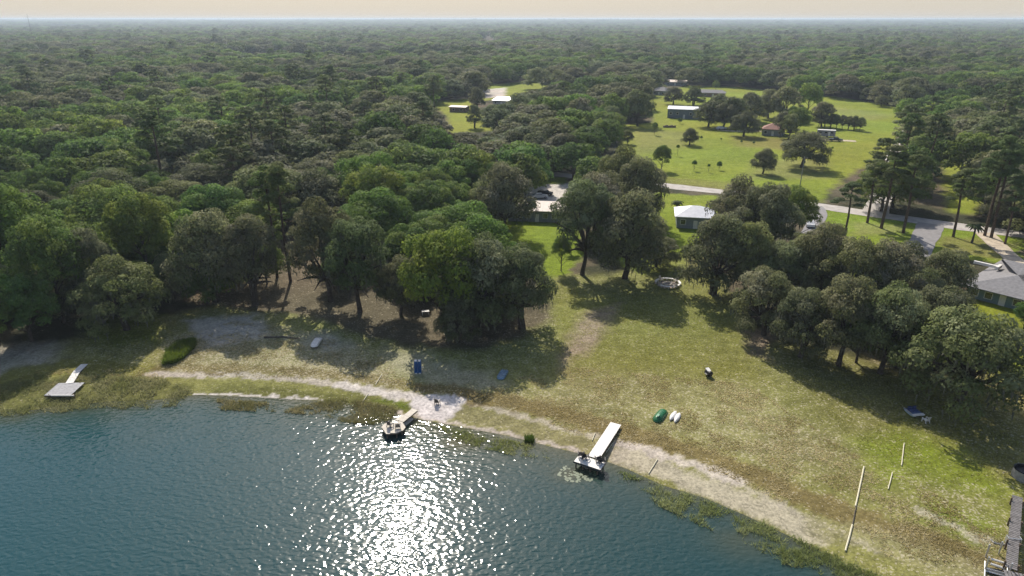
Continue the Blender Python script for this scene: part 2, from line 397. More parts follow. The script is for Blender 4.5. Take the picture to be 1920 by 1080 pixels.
def build_ground():
    ys = [-1500,-700,-300,-120,-40,0,20,32]
    y = 40.0
    while y < 160: ys.append(y); y += 0.42
    while y < 620: ys.append(y); y *= 1.0042
    while y < 30000: ys.append(y); y *= 1.05
    ys = np.array(ys + [30000.])
    t = np.concatenate([[-12,-6,-3,-2,-1.5,-1.2], np.linspace(-1.03,1.03,560), [1.2,1.5,2,3,6,12]])
    wdt = 0.85*np.maximum(ys, 30)+16
    X = t[None,:]*wdt[:,None]; Y = np.repeat(ys[:,None], len(t), 1); Z = hh(X, Y)
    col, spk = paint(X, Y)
    nx = len(t); i = np.arange((len(ys)-1)*(nx-1)); r = i//(nx-1); c = i%(nx-1); a = r*nx+c
    f = np.stack([a, a+1, a+nx+1, a+nx], 1)
    cols = np.concatenate([col, spk[...,None]], -1).reshape(-1, 4)
    m, nt, b = mat_new('ground_mixed_grass_sand')
    L = nt.links.new; N = nt.nodes.new
    at = N('ShaderNodeAttribute'); at.attribute_name = 'Col'
    g = N('ShaderNodeNewGeometry')
    n1 = N('ShaderNodeTexNoise'); n1.inputs['Scale'].default_value = 2.6; n1.inputs['Detail'].default_value = 4; n1.inputs['Roughness'].default_value = 0.65
    mp = N('ShaderNodeMapping'); mp.inputs['Scale'].default_value = (1.0, 1.0, 1.0)
    L(g.outputs['Position'], mp.inputs['Vector']); L(mp.outputs[0], n1.inputs['Vector'])
    n2 = N('ShaderNodeTexNoise'); n2.inputs['Scale'].default_value = 0.55; n2.inputs['Detail'].default_value = 6; n2.inputs['Roughness'].default_value = 0.7
    L(g.outputs['Position'], n2.inputs['Vector'])
    # value variation
    r1 = N('ShaderNodeMapRange'); r1.inputs['From Min'].default_value = 0.3; r1.inputs['From Max'].default_value = 0.7
    r1.inputs['To Min'].default_value = 0.62; r1.inputs['To Max'].default_value = 1.35
    L(n1.outputs['Fac'], r1.inputs['Value'])
    r2 = N('ShaderNodeMapRange'); r2.inputs['From Min'].default_value = 0.3; r2.inputs['From Max'].default_value = 0.7
    r2.inputs['To Min'].default_value = 0.74; r2.inputs['To Max'].default_value = 1.24
    L(n2.outputs['Fac'], r2.inputs['Value'])
    mm = N('ShaderNodeMath'); mm.operation = 'MULTIPLY'; L(r1.outputs[0], mm.inputs[0]); L(r2.outputs[0], mm.inputs[1])
    vs = N('ShaderNodeVectorMath'); vs.operation = 'SCALE'; L(at.outputs['Color'], vs.inputs[0]); L(mm.outputs[0], vs.inputs['Scale'])
    # straw speckle, thicker where the attribute's alpha is high
    n3 = N('ShaderNodeTexNoise'); n3.inputs['Scale'].default_value = 3.5; n3.inputs['Detail'].default_value = 2; n3.inputs['Roughness'].default_value = 0.6
    L(g.outputs['Position'], n3.inputs['Vector'])
    ad = N('ShaderNodeMath'); ad.operation = 'MULTIPLY_ADD'; L(at.outputs['Alpha'], ad.inputs[0]); ad.inputs[1].default_value = 0.23; L(n3.outputs['Fac'], ad.inputs[2])
    ad2 = N('ShaderNodeMath'); ad2.operation = 'MULTIPLY_ADD'; L(n2.outputs['Fac'], ad2.inputs[0]); ad2.inputs[1].default_value = 0.35; L(ad.outputs[0], ad2.inputs[2])
    th = N('ShaderNodeMapRange'); th.inputs['From Min'].default_value = 0.87; th.inputs['From Max'].default_value = 0.96; th.inputs['To Max'].default_value = 0.62
    L(ad2.outputs[0], th.inputs['Value'])
    mxs = N('ShaderNodeMix'); mxs.data_type = 'RGBA'; mxs.inputs['B'].default_value = (0.46,0.41,0.30,1)
    L(th.outputs[0], mxs.inputs['Factor']); L(vs.outputs[0], mxs.inputs['A'])
    L(mxs.outputs['Result'], b.inputs['Base Color']); b.inputs['Roughness'].default_value = 0.95; b.inputs['Specular IOR Level'].default_value = 0.08
    bp = N('ShaderNodeBump'); bp.inputs['Distance'].default_value = 0.10; bp.inputs['Strength'].default_value = 0.8
    L(n1.outputs['Fac'], bp.inputs['Height']); L(bp.outputs[0], b.inputs['Normal'])
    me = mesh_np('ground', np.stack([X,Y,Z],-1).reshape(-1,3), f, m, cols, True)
    tag(link('ground', me), kind='structure')
build_ground()

def build_water():
    ys = np.concatenate([[-1500,-600,-200,-60,0,30], np.arange(40,125,0.6), [140,200]])
    t = np.concatenate([[-12,-5,-2.5,-1.5], np.linspace(-1.1,1.1,300), [1.5,2.5,5,12]])
    wdt = 0.85*np.maximum(ys,30)+16
    X = t[None,:]*wdt[:,None]; Y = np.repeat(ys[:,None], len(t), 1)
    s = -shore_s(X, Y); n = fbm(X, Y, 0.15, 4)
    sh = np.clip(np.exp(-np.maximum(s,0)/(2.2+3.5*n)), 0, 1)*(0.6+0.6*n)
    # weed patches under the surface off the right-hand bank and by the deck
    for (qx,qy,rr,k) in ((880,825,5,.8),(1080,885,3.5,.7),(990,835,4,.7),(1400,1010,5,.6),(330,775,4,.35)):
        p = on_plane(qx,qy); sh = np.maximum(sh, k*np.exp(-((X-p[0])**2+((Y-p[1])*1.6)**2)/(rr*rr))*(0.5+n))
    sh = np.clip(sh, 0, 1)[...,None]
    big = fbm(X, Y, 0.012, 3)[...,None]
    lt = np.clip((-X-5)/60, 0, 1)[...,None]
    deep = np.array((0.009,0.052,0.058))*(0.9+0.3*big) + np.array((0.0,0.010,0.018))*lt
    col = (deep*(1-sh) + np.array((0.085,0.085,0.042))*sh)*0.78
    nx = len(t); i = np.arange((len(ys)-1)*(nx-1)); r = i//(nx-1); c = i%(nx-1); a = r*nx+c
    f = np.stack([a, a+1, a+nx+1, a+nx], 1)
    m, nt, b = mat_new('lake_water'); L = nt.links.new; N = nt.nodes.new
    at = N('ShaderNodeAttribute'); at.attribute_name = 'Col'; L(at.outputs['Color'], b.inputs['Base Color'])
    b.inputs['Roughness'].default_value = 0.085; b.inputs['IOR'].default_value = 1.33
    g = N('ShaderNodeNewGeometry'); mp = N('ShaderNodeMapping'); mp.inputs['Rotation'].default_value = (0,0,R_(20)); mp.inputs['Scale'].default_value = (0.75,1.15,1)
    L(g.outputs['Position'], mp.inputs['Vector'])
    n1 = N('ShaderNodeTexNoise'); n1.inputs['Scale'].default_value = 1.9; n1.inputs['Detail'].default_value = 0.3; n1.inputs['Roughness'].default_value = 0.5; n1.inputs['Distortion'].default_value = 0.6
    n2 = N('ShaderNodeTexNoise'); n2.inputs['Scale'].default_value = 0.35; n2.inputs['Detail'].default_value = 2
    L(mp.outputs[0], n1.inputs['Vector']); L(mp.outputs[0], n2.inputs['Vector'])
    h2 = N('ShaderNodeMath'); h2.operation = 'MULTIPLY_ADD'; L(n2.outputs['Fac'], h2.inputs[0]); h2.inputs[1].default_value = 0.5; L(n1.outputs['Fac'], h2.inputs[2])
    bp = N('ShaderNodeBump'); bp.inputs['Distance'].default_value = 0.058; bp.inputs['Strength'].default_value = 1.0
    L(h2.outputs[0], bp.inputs['Height']); L(bp.outputs[0], b.inputs['Normal'])
    me = mesh_np('lake_water', np.stack([X,Y,np.zeros_like(X)],-1).reshape(-1,3), f, m, col.reshape(-1,3), True)
    tag(link('lake_water', me), kind='structure')
build_water()

# ------------------------------------------------------------------ roads
def strip(name, pxs, width, mat, label_kind='structure', dz=0.04, widths=None):
    pts = [P(*p) for p in pxs]; fine = []
    for a, b in zip(pts[:-1], pts[1:]):
        n = max(2, int((b-a).length/3)); fine += [a.lerp(b, k/n) for k in range(n)]
    fine.append(pts[-1])
    for _ in range(3): fine = [fine[0]]+[(fine[i-1]+fine[i]*2+fine[i+1])/4 for i in range(1,len(fine)-1)]+[fine[-1]]
    vs = []; fs = []
    for i, p in enumerate(fine):
        d = (fine[min(i+1,len(fine)-1)]-fine[max(i-1,0)]); d.z = 0; d.normalize(); n = Vector((-d.y,d.x,0))
        w = width*(1+0.06*math.sin(i*0.9)+0.05*math.sin(i*2.3))
        for k in range(5):
            q = p + n*w*(k/4-0.5); vs.append((q.x, q.y, gz(q.x,q.y)+dz))
    for i in range(len(fine)-1):
        for k in range(4): a = i*5+k; fs.append((a,a+5,a+6,a+1))
    me = mesh_np(name, vs, fs, mat); return tag(link(name, me), kind=label_kind)
strip('road', [(700,296),(860,306),(1030,326),(1200,343),(1350,359),(1450,373),(1520,384),(1600,396),(1700,411),(1800,425),(1920,441),(2100,466)], 6.2, M['asphalt'])
strip('cross_road', [(1640,402),(1665,330),(1690,270),(1715,228),(1740,192),(1752,170)], 6.0, M['asphalt'], dz=0.055)
strip('driveway', [(1525,386),(1536,396),(1530,415),(1522,440)], 4.5, M['asphalt2'], dz=0.06)
strip('driveway', [(1745,420),(1738,440),(1722,465),(1705,500),(1700,520)], 5.6, M['asphalt2'], dz=0.065)
strip('sandy_track', [(1845,436),(1862,452),(1880,470),(1905,492),(1930,505)], 4.0, M['sandtrack'], dz=0.06)
strip('sandy_track', [(1605,265),(1575,263),(1545,262)], 4.0, M['sandtrack'], dz=0.05)
strip('sandy_track', [(1345,243),(1365,246),(1440,246),(1470,250)], 3.0, M['sandtrack'], dz=0.05)

# ------------------------------------------------------------------ foliage meshes
def leaf_mesh(name, C, Nrm, size, cols, mat, r):
    n = len(C)
    Nrm = Nrm/np.linalg.norm(Nrm, axis=1, keepdims=True)
    t = r.normal(size=(n,3)); t -= (t*Nrm).sum(1,keepdims=True)*Nrm; t /= np.linalg.norm(t,axis=1,keepdims=True)
    b = np.cross(Nrm, t); s = size[:,None]
    v = np.stack([C-t*s, C+b*s*0.62+Nrm*s*0.15, C+t*s, C-b*s*0.62+Nrm*s*0.15], 1).reshape(-1,3)
    f = np.arange(4*n).reshape(-1,4)
    return mesh_np(name, v, f, mat, np.repeat(cols, 4, 0))
PAL = {'oak': np.array([(0.110,0.122,0.055),(0.135,0.142,0.080),(0.165,0.165,0.115),(0.085,0.100,0.045)]),
       'broad': np.array([(0.090,0.140,0.034),(0.115,0.165,0.042),(0.150,0.190,0.045),(0.072,0.115,0.034)]),
       'pine': np.array([(0.085,0.115,0.042),(0.110,0.135,0.052),(0.135,0.150,0.075),(0.068,0.092,0.036)])}
def lobes_for(kind, r):
    """lobe centres and radii of a crown for a tree 14 m high and 8 m in radius (pine: 22 m, 4 m)"""
    L = []
    if kind == 'oak':
        n = r.integers(24, 30)
        for k in range(n):
            a = 2.4*k + r.uniform(-.4,.4); q = math.sqrt((k+.5)/n)
            rad = q*6.6*r.uniform(.85,1.1); z = 11.6 - 5.6*q**2.2 + r.uniform(-1.1,.7)
            L.append((rad*math.cos(a)+r.normal()*.4, rad*math.sin(a)+r.normal()*.4, z, r.uniform(1.3,2.5)*(1.1-.25*q)))
        for k in range(14):
            a = k*0.45+r.uniform(-.3,.3); rad = r.uniform(4.2,6.6)
            L.append((rad*math.cos(a), rad*math.sin(a), r.uniform(2.8,6.2), r.uniform(1.4,2.2)))
        L.append((0,0,8.2,3.6))
    elif kind == 'broad':
        n = r.integers(24, 31)
        for k in range(n):
            u = 1-1.45*(k+.5)/n; q = math.sqrt(max(0,1-u*u)); a = 2.4*k + r.uniform(-.35,.35); f = r.uniform(.86,1.08)
            L.append((5.7*q*f*math.cos(a), 5.7*q*f*math.sin(a), 6.6+5.4*u*f, r.uniform(1.4,2.5)))
        L.append((0,0,7.2,4.2))
    else:
        for k in range(17):
            a = 2.4*k + r.uniform(-.5,.5); u = k/16; z = 12.5+8.6*u
            rad = (4.3*(1-u)**.5+.3)*r.uniform(.45,1.0)
            L.append((rad*math.cos(a), rad*math.sin(a), z+r.uniform(-.5,.5), r.uniform(.9,1.5)))
    return np.array(L)
def crown_mesh(kind, seed, n, size, inner=0.22):
    r = np.random.default_rng(seed); L = lobes_for(kind, r)
    p = L[:,3]**2; p /= p.sum(); idx = r.choice(len(L), n, p=p)
    d = r.normal(size=(n,3)); d /= np.linalg.norm(d,axis=1,keepdims=True)
    low = d[:,2] < -0.35; d[low,2] *= -0.6; d /= np.linalg.norm(d,axis=1,keepdims=True)
    rr = L[idx,3]*np.where(r.random(n) < inner, r.uniform(.3,.85,n), r.uniform(.84,1.16,n))
    flat = np.array([1,1,.78 if kind != 'pine' else .6])
    C = L[idx,:3] + d*rr[:,None]*flat
    # break the surface: drop leaves in random pockets so that sky and shade show through
    q = C*0.9; pk = np.sin(q[:,0]*1.9+seed)*np.sin(q[:,1]*2.1-seed)*np.sin(q[:,2]*2.3+1)
    keep = (pk > -0.26) | (r.random(n) < .15)
    C, d, idx = C[keep], d[keep], idx[keep]; n = len(C)
    Nn = d*1.0 + r.normal(size=(n,3))*0.42 + np.array([0,0,.3])
    pal = PAL[kind]; lob = r.choice(len(pal), len(L), p=[.35,.3,.15,.2]); lobv = r.uniform(.82,1.2,len(L))
    c = pal[lob[idx]]*.65 + pal[r.choice(len(pal), n)]*.35
    c = c*1.30*lobv[idx][:,None]*r.uniform(.85,1.16,n)[:,None]
    s = size*r.uniform(.6,1.35,n)
    return leaf_mesh(kind+'_crown', C, Nn, s, c, M[kind], r), L
def trunk_mesh(kind, seed, L):
    r = random.Random(seed); mb = MB()
    if kind == 'oak':
        ns = r.choice([1,1,2]); 
        for sx in range(ns):
            o = Vector((.5*sx-.25*(ns-1), .3*sx, 0))
            top = o+Vector((r.uniform(-.8,.8), r.uniform(-.8,.8), 3.6))
            mb.tube([o+Vector((0,0,-.4)), o+Vector((0,0,.5)), (o+top)/2+Vector((r.uniform(-.3,.3),0,.3)), top], [.75,.55,.46,.42], 8)
            for k in range(sx, len(L), 2*ns):
                e = Vector(L[k][:3]); m1 = top.lerp(e,.5)+Vector((r.uniform(-.6,.6), r.uniform(-.6,.6), r.uniform(-.2,.9)))
                mb.tube([top, m1, e], [.30,.17,.06], 5, False)
    elif kind == 'broad':
        mb.tube([(0,0,-.4),(0,0,.5),(.15,.1,5),(0,0,11)], [.5,.38,.28,.08], 7)
        for k in range(0, len(L), 2):
            e = Vector(L[k][:3]); z = max(2.0, e.z-3.2)
            mb.tube([(0,0,z), e*.5+Vector((0,0,z*.5+.3)), e], [.14,.09,.04], 4, False)
    else:
        x1, y1 = r.uniform(-.7,.7), r.uniform(-.7,.7)
        mb.tube([(0,0,-.4),(0,0,.4),(x1*.4,y1*.3,8),(x1*.2,y1,15),(x1*.1,y1*.6,20.8)], [.42,.33,.27,.19,.05], 7)
        for k in range(0, len(L)):
            e = Vector(L[k][:3]); z = e.z-.8
            mb.tube([(x1*.15,y1*.8,z), e], [.09,.03], 4, False)
    return mb.mesh(kind+'_trunk', M['pinebark' if kind == 'pine' else 'bark'])
def moss_mesh(seed, L):
    r = np.random.default_rng(seed); out = []
    n = 520
    idx = r.choice(len(L), n); a = r.uniform(0, 6.28, n)
    C = L[idx,:3] + np.stack([np.cos(a),np.sin(a),np.zeros(n)],1)*L[idx,3][:,None]*r.uniform(.5,1.05,n)[:,None]
    C[:,2] -= L[idx,3]*.35
    ln = r.uniform(.4,1.2,n); w = r.uniform(.06,.15,n); b = r.uniform(0,6.28,n)
    t = np.stack([np.cos(b),np.sin(b),np.zeros(n)],1)*w[:,None]
    dn = np.stack([r.normal(size=n)*.08, r.normal(size=n)*.08, -ln],1)
    v = np.stack([C-t, C+t, C+dn+t*.25, C+dn-t*.25],1).reshape(-1,3)
    return mesh_np('hanging_moss', v, np.arange(4*n).reshape(-1,4), M['moss'])
VAR = {}
def make_variants(kind, lvl, seeds, n, size):
    VAR[(kind,lvl)] = []
    for s in seeds:
        cm, L = crown_mesh(kind, s, n, size)
        VAR[(kind,lvl)].append((cm, trunk_mesh(kind, s, L), moss_mesh(s, L) if kind == 'oak' and lvl == 'hi' else None))
make_variants('oak','hi',(1,2,3,4,5),21000,0.21)
make_variants('broad','hi',(11,12,13,14),18000,0.225)
make_variants('pine','hi',(21,22,23,24),7000,0.20)
make_variants('oak','mid',(31,32,33,34),5000,0.42)
make_variants('broad','mid',(41,42,43),4500,0.44)
make_variants('pine','mid',(51,52,53),2200,0.36)
make_variants('oak','low',(61,62,63),2800,0.56)
make_variants('broad','low',(71,72,73),2800,0.56)
make_variants('pine','low',(81,82),1300,0.45)
DIM = {'oak':(8.0,14.0,'live_oak'), 'broad':(8.0,14.0,'broadleaf_tree'), 'pine':(4.6,22.0,'pine_tree')}
_vi = {}
def tree(kind, lvl, loc, rad, height, label, group=None, cat='tree', rz=None, v=None, name=None):
    R0, H0, nm = DIM[kind]; vs = VAR[(kind,lvl)]
    i = _vi.get((kind,lvl),0) if v is None else v; _vi[(kind,lvl)] = i+1
    cm, tm, mm = vs[i % len(vs)]
    o = thing(name or nm, loc, random.uniform(0,6.28) if rz is None else rz, label, cat, group)
    f = rad/R0; o.scale = (f, f, f)
    zs = min(height/H0, 1.32*f) if kind != 'pine' else height/H0     # a tall tree carries its crown higher, it does not stretch it
    t = link('trunk', tm, o); t.scale.z = height/H0/f
    c = link('crown', cm, o); ms = [c]
    if mm: ms.append(tag(link('hanging_moss', mm, o), kind='stuff'))
    for q in ms: q.scale.z = zs/f; q.location.z = (height-H0*zs)/f
    return o, c
_KW = {'oak':'grey-green live oak','broad':'green leafy tree','pine':'pine'}
_ONES = ['','first','second','third','fourth','fifth','sixth','seventh','eighth','ninth','tenth','eleventh','twelfth','thirteenth','fourteenth','fifteenth','sixteenth','seventeenth','eighteenth','nineteenth']
def ordinal(n):
    if n < 20: return _ONES[n]
    t, o = divmod(n, 10); return (('twentieth','thirtieth','fortieth','fiftieth','sixtieth')[t-2] if o == 0 else ('twenty','thirty','forty','fifty','sixty')[t-2]+'-'+_ONES[o])
MARKS = [(-10,'the left picture edge'),(60,'the far left shore tree'),(130,'the bright left tree'),(238,'the lone shore oak'),(330,'the low dark shore oak'),
 (405,'the oak above the sand patch'),(480,'the bare-trunked oak'),(545,'the tall thin-trunked pine'),(620,'the straw clearing oak'),(690,'the small round grey oak'),
 (770,'the big green domed tree'),(905,'the grey lawn-side oak'),(978,'the oak bordering the open lawn'),(1075,'the many-stemmed oak'),(1172,'the central lawn oak'),(1240,'the dark young field tree'),
 (1293,'the round bush-like tree'),(1395,'the dark-ring oak'),(1503,'the spreading field oak'),(1583,'the first roadside pine'),(1652,'the forked roadside pine'),(1693,'the leaning roadside pine'),
 (1740,'the wide driveway'),(1787,'the pine alone by the driveway'),(1850,'the tall pair of pines'),(1900,'the short pine by the track')]
_rank = {}
def place_label(kind, x, y, rad, H, where, word=None):
    px, py = to_px(np.array(float(x)), np.array(float(y)), gz(x,y)+H*.5)
    m = min(MARKS, key=lambda q: abs(q[0]-float(px)))[1]
    key = (word or where+kind, m); _rank[key] = _rank.get(key, 0)+1
    return f"{ordinal(_rank[key])} {word or _KW[kind]} {where} from {m}"
def tree_px(kind, cx, base_y, top_y, w, label, group=None, lvl='hi', name=None, cat='tree', v=None):
    p = P(cx, base_y); z = depth_of(p)
    rad = w/2*z/FPX
    # height so that the crown's top meets top_y above the base
    u, f, d = ray(cx, top_y); t = p.y/f; H = CAM_H + d*t - p.z
    return tree(kind, lvl, p-Vector((0,0,.1)), rad*0.98, H, label, group, cat, name=name, v=v)

# ------------------------------------------------------------------ hand-placed trees (pixel of trunk base, crown top, crown width)
HERO = []
def T(*a, **k): HERO.append(a); tree_px(*a, **k)
T('oak',238,618,482,170,'lone grey-green live oak standing forward of the wood on the left shore',v=0)
T('broad',60,640,505,140,'dark green leafy tree at the far left end of the shoreline wood')
T('broad',-10,660,530,110,'leafy tree cut by the left picture edge beside the shore')
T('broad',120,605,400,150,'tall bright green tree behind the left picture-edge trees')
T('broad',30,560,330,150,'tall bushy green tree rising on the left edge of the photo')
T('oak',185,590,420,110,'greyish tree squeezed between bright green crowns at left')
T('broad',285,545,350,140,'round bright green tree behind the lone shore oak')
T('oak',330,560,470,80,'low dark oak just right of the lone shore oak')
T('oak',405,565,385,165,'broad grey live oak above the pale sand patch on the left bank')
T('oak',480,572,400,115,'oak with bare trunk beside the pine straw clearing, left side')
T('pine',545,528,300,85,'tall thin-trunked pine rising out of the left wood edge')
T('pine',520,520,310,80,'slender pine just left of the tallest pine in the left wood')
T('oak',620,565,370,140,'dark live oak just right of the sunlit pine straw clearing')
T('oak',675,585,395,140,'shady live oak left of the small round grey oak')
T('oak',752,590,478,96,'small round grey oak in front of the dark wood')
T('broad',835,616,415,175,'big green domed tree heading the wood beside the lawn')
T('oak',905,612,430,165,'large grey-green oak in the middle of the lawn-side clump')
T('oak',978,616,452,140,'rightmost oak of the clump that borders the open lawn')
T('oak',860,640,545,90,'low oak under the front of the lawn-side clump')
T('oak',1092,515,325,125,'many-stemmed live oak in front of the pale-roofed ranch house')
T('oak',1172,522,350,165,'large spreading live oak at the centre of the lawn')
T('broad',1052,508,440,44,'small dark tree left of the many-stemmed oak trunk')
T('oak',1230,500,440,90,'low dark limb-spread oak right of the central lawn oak')
T('oak',1338,552,395,150,'leaning oak with bare visible trunk on the lawn right of the fire ring')
T('oak',1375,475,330,130,'oak hiding the right end of the metal-roofed house')
T('oak',1430,500,332,120,'oak behind the leaning lawn oak')
T('broad',1480,470,345,90,'leafy tree just left of the driveway with the white car')
T('oak',1395,560,410,100,'dark oak between the leaning oak and the tall mossy oaks')
T('oak',1432,628,496,135,'rounded oak over the tan bare patch on the right lawn')
T('oak',1500,668,538,130,'low rounded oak casting shade over the right meadow')
T('oak',1530,580,415,135,'tall mossy oak left of the right-hand pines')
T('oak',1590,610,435,130,'oak in the thick right clump with yellow grass behind it')
T('oak',1650,610,445,130,'oak right of the yellow grass gap in the right clump')
T('broad',1605,680,560,110,'dark tree in the lower middle of the right clump')
T('oak',1680,690,585,100,'oak left of the biggest crown on the right bank')
T('oak',1752,590,462,120,'oak in front of the grey-shingled house at right')
T('oak',1720,600,500,100,'oak between the driveway and the green yard at right')
T('oak',1788,765,568,238,'largest crown of the right bank, wide grey live oak above the shore',v=1)
T('broad',1918,620,560,50,'small tree on the right edge beside the teal-walled house')
T('oak',950,445,300,120,'oak with a dark trunk at the left end of the green lawn')
T('oak',1120,450,310,120,'oak in front of the right end of the ranch house')
T('oak',1190,420,290,120,'grey-green oak between the two houses by the road')
T('oak',1160,400,270,110,'dark oak standing behind the ranch house')
T('oak',1462,575,440,120,'mossy oak filling the gap behind the rounded oak')
T('oak',1572,685,515,145,'oak in the heart of the thick right clump')
T('oak',1650,700,522,150,'leafy oak near the pedal boat side of the right clump')
T('oak',1545,525,415,110,'oak just south of the first roadside pine')
T('oak',1680,545,450,115,'oak covering the lower end of the wide driveway')
T('oak',1738,690,525,130,'oak touching the left side of the biggest right crown')
T('broad',1760,700,600,90,'dark leafy tree tucked under the biggest right crown')
# pines by the road
for q in ((1583,442,338,64,'first roadside pine from the left, bare trunk in the grass'),
          (1626,418,300,70,'second roadside pine, standing nearest the road edge'),
          (1652,428,270,84,'third roadside pine, forked grey crown above the road'),
          (1693,437,282,78,'fourth roadside pine, trunk leaning beside the wide driveway'),
          (1787,444,312,72,'pine alone between the wide driveway and the sandy track'),
          (1846,442,255,80,'left pine of the tall pair at the sandy track'),
          (1858,446,270,80,'right pine of the tall pair at the sandy track'),
          (1884,458,330,60,'short pine right of the sandy track on the brown grass')):
    T('pine',*q)
for q in ((1328,238,183,62,'oak joining the barn to the field oaks'),(1372,238,178,64,'oak behind the oak with the dark ring'),(1404,228,168,64,'dark oak left of the blue-green round oak'),
          (1468,226,160,70,'oak in the belt right of the blue-green round oak'),(1462,258,204,34,'small oak beside the red roof'),(1540,238,188,52,'oak ending the belt at the hedge'),
          (1262,196,160,40,'oak showing over the left end of the barn roof'),(1300,198,162,44,'oak showing over the right end of the barn roof'),(1205,205,150,44,'oak at the corner of the upper field'),
          (1478,262,210,40,'dark oak right of the red-roofed house'),(1345,222,172,56,'oak standing below the low grey-roofed house')):
    T('oak',*q,lvl='mid')
# single trees in the far field
T('oak',1503,314,240,98,'spreading live oak alone in the field by the utility pole',v=3)
T('oak',1430,326,276,50,'small round oak in the field left of the spreading oak',v=2)
T('broad',1240,320,270,38,'dark young tree on the left side of the field')
T('oak',1229,350,312,38,'grey mossy tree beside the road at the field corner')
T('oak',1293,272,238,36,'round dark bush-like tree in the middle of the field', name='round_oak')
T('oak',1394,256,206,62,'oak shading a dark ring of ground near the red-roofed house')
T('oak',1356,240,188,60,'oak right of the long barn')
T('oak',1440,222,165,56,'blue-green round oak behind the red-roofed house')
T('broad',1492,252,196,56,'dark tree just right of the red-roofed house')
T('broad',1512,222,150,52,'bright green tall tree at the near edge of the back field',lvl='mid')
T('oak',1145,246,197,52,'rounded oak at the left border of the field',lvl='mid')
T('oak',1195,236,160,66,'dark oak wall at the field border, left of the barn',lvl='mid')
T('oak',1085,250,180,66,'dark bluish oak behind the rounded oak at the field border',lvl='mid')
T('broad',1342,168,150,16,'lonely small tree on the far lawn behind the grey house',lvl='mid')
T('oak',994,148,122,46,'parasol-shaped oak standing on the small far lawn',lvl='mid')
T('oak',1625,190,163,34,'first round oak on the far edge of the back field',lvl='mid')
T('oak',1652,200,175,28,'second round oak on the far edge of the back field',lvl='mid')
T('oak',1700,212,156,66,'large oak at the right end of the back field',lvl='mid')
T('oak',895,208,160,36,'conical dark tree beside the small shed clearing',lvl='mid')
T('oak',890,240,195,34,'small oak standing on the far left clearing',lvl='mid')
T('oak',1176,270,240,26,'purplish bare-looking tree at the left field corner',lvl='mid')
T('broad',1605,242,224,20,'bright round shrub at the right end of the hedge',lvl='mid',name='round_shrub',cat='shrub')
for k in range(8):
    T('oak',1535+k*11,237+k*1.2,210+k*1.0,20,('leftmost','second','third','fourth','fifth','sixth','seventh','rightmost')[k]+' dark shrub of the hedge below the back field','shrubs of the hedge behind the camper',lvl='mid',name='hedge_shrub',cat='shrub')
for q, l in zip(((1301,320,299,11),(1328,323,306,7),(1348,319,301,12),(1227,253,228,13),(1270,292,270,8)),('leftmost of the three saplings in a row in the field','thin middle sapling of the three in a row in the field','rightmost of the three saplings in a row in the field','pale sapling left of the wood pile in the field','faint sapling just below the round bush-like tree')):
    T('broad',*q,l,'saplings in the big field',lvl='low',name='sapling',cat='sapling')
for q, l in zip(((1315,262,254,6),(1352,264,258,4),(1390,268,262,5),(1413,270,264,5),(1560,282,274,5),(1275,232,220,9)),('tiny shrub right beside the round bush-like tree','tiny shrub midway between round bush and dark-ring oak','tiny shrub below the left end of the dark shaded ring','tiny shrub below the right end of the dark shaded ring','tiny shrub alone on the grass below the dark pickup','small shrub against the front wall of the long barn')):
    T('broad',*q,l,'tiny shrubs in the big field',lvl='low',name='small_shrub',cat='shrub')
# a palm's crown needs its own leaves
def palm(px, base_y, top_y, w, label):
    p = P(px, base_y); z = depth_of(p); u, f, d = ray(px, top_y); H = CAM_H + d*(p.y/f) - p.z; rad = w/2*z/FPX
    o = thing('palm_tree', p, 0.3, label, 'palm')
    MB().tube([(0,0,-.3),(0.1,0,H*.4),(0,0,H*.86)],[.28,.2,.2],8).build('trunk', M['bark'], o)
    V=[];F=[];Cc=[]; r = random.Random(px)
    for k in range(22):
        a = k*2.4; el = r.uniform(-.2,1.0); b = len(V); n = 6
        for j in range(n+1):
            t = j/n; q = rad*t; zz = H*.86 + math.sin(el)*rad*.7*t - 1.1*rad*.5*t*t
            wd = .32*math.sin(math.pi*min(.98,t*.9+.08)); dx, dy = math.cos(a), math.sin(a)
            V += [(dx*q-dy*wd, dy*q+dx*wd, zz-.1),(dx*q, dy*q, zz+.06),(dx*q+dy*wd, dy*q-dx*wd, zz-.1)]; Cc += [(0.06,0.085,0.03)]*3
        for j in range(n):
            i = b+3*j; F += [(i,i+1,i+4,i+3),(i+1,i+2,i+5,i+4)]
    link('crown', mesh_np('palm_crown', V, F, M['broad'], np.array(Cc)), o)
palm(1268,402,374,24,'small palm beside the metal-roofed house')
palm(1822,455,416,34,'leaning palm beside the sandy track on the right')
palm(1063,470,424,30,'palm below the many-stemmed oak')
palm(1410,540,500,26,'palm in the shade behind the leaning oak')

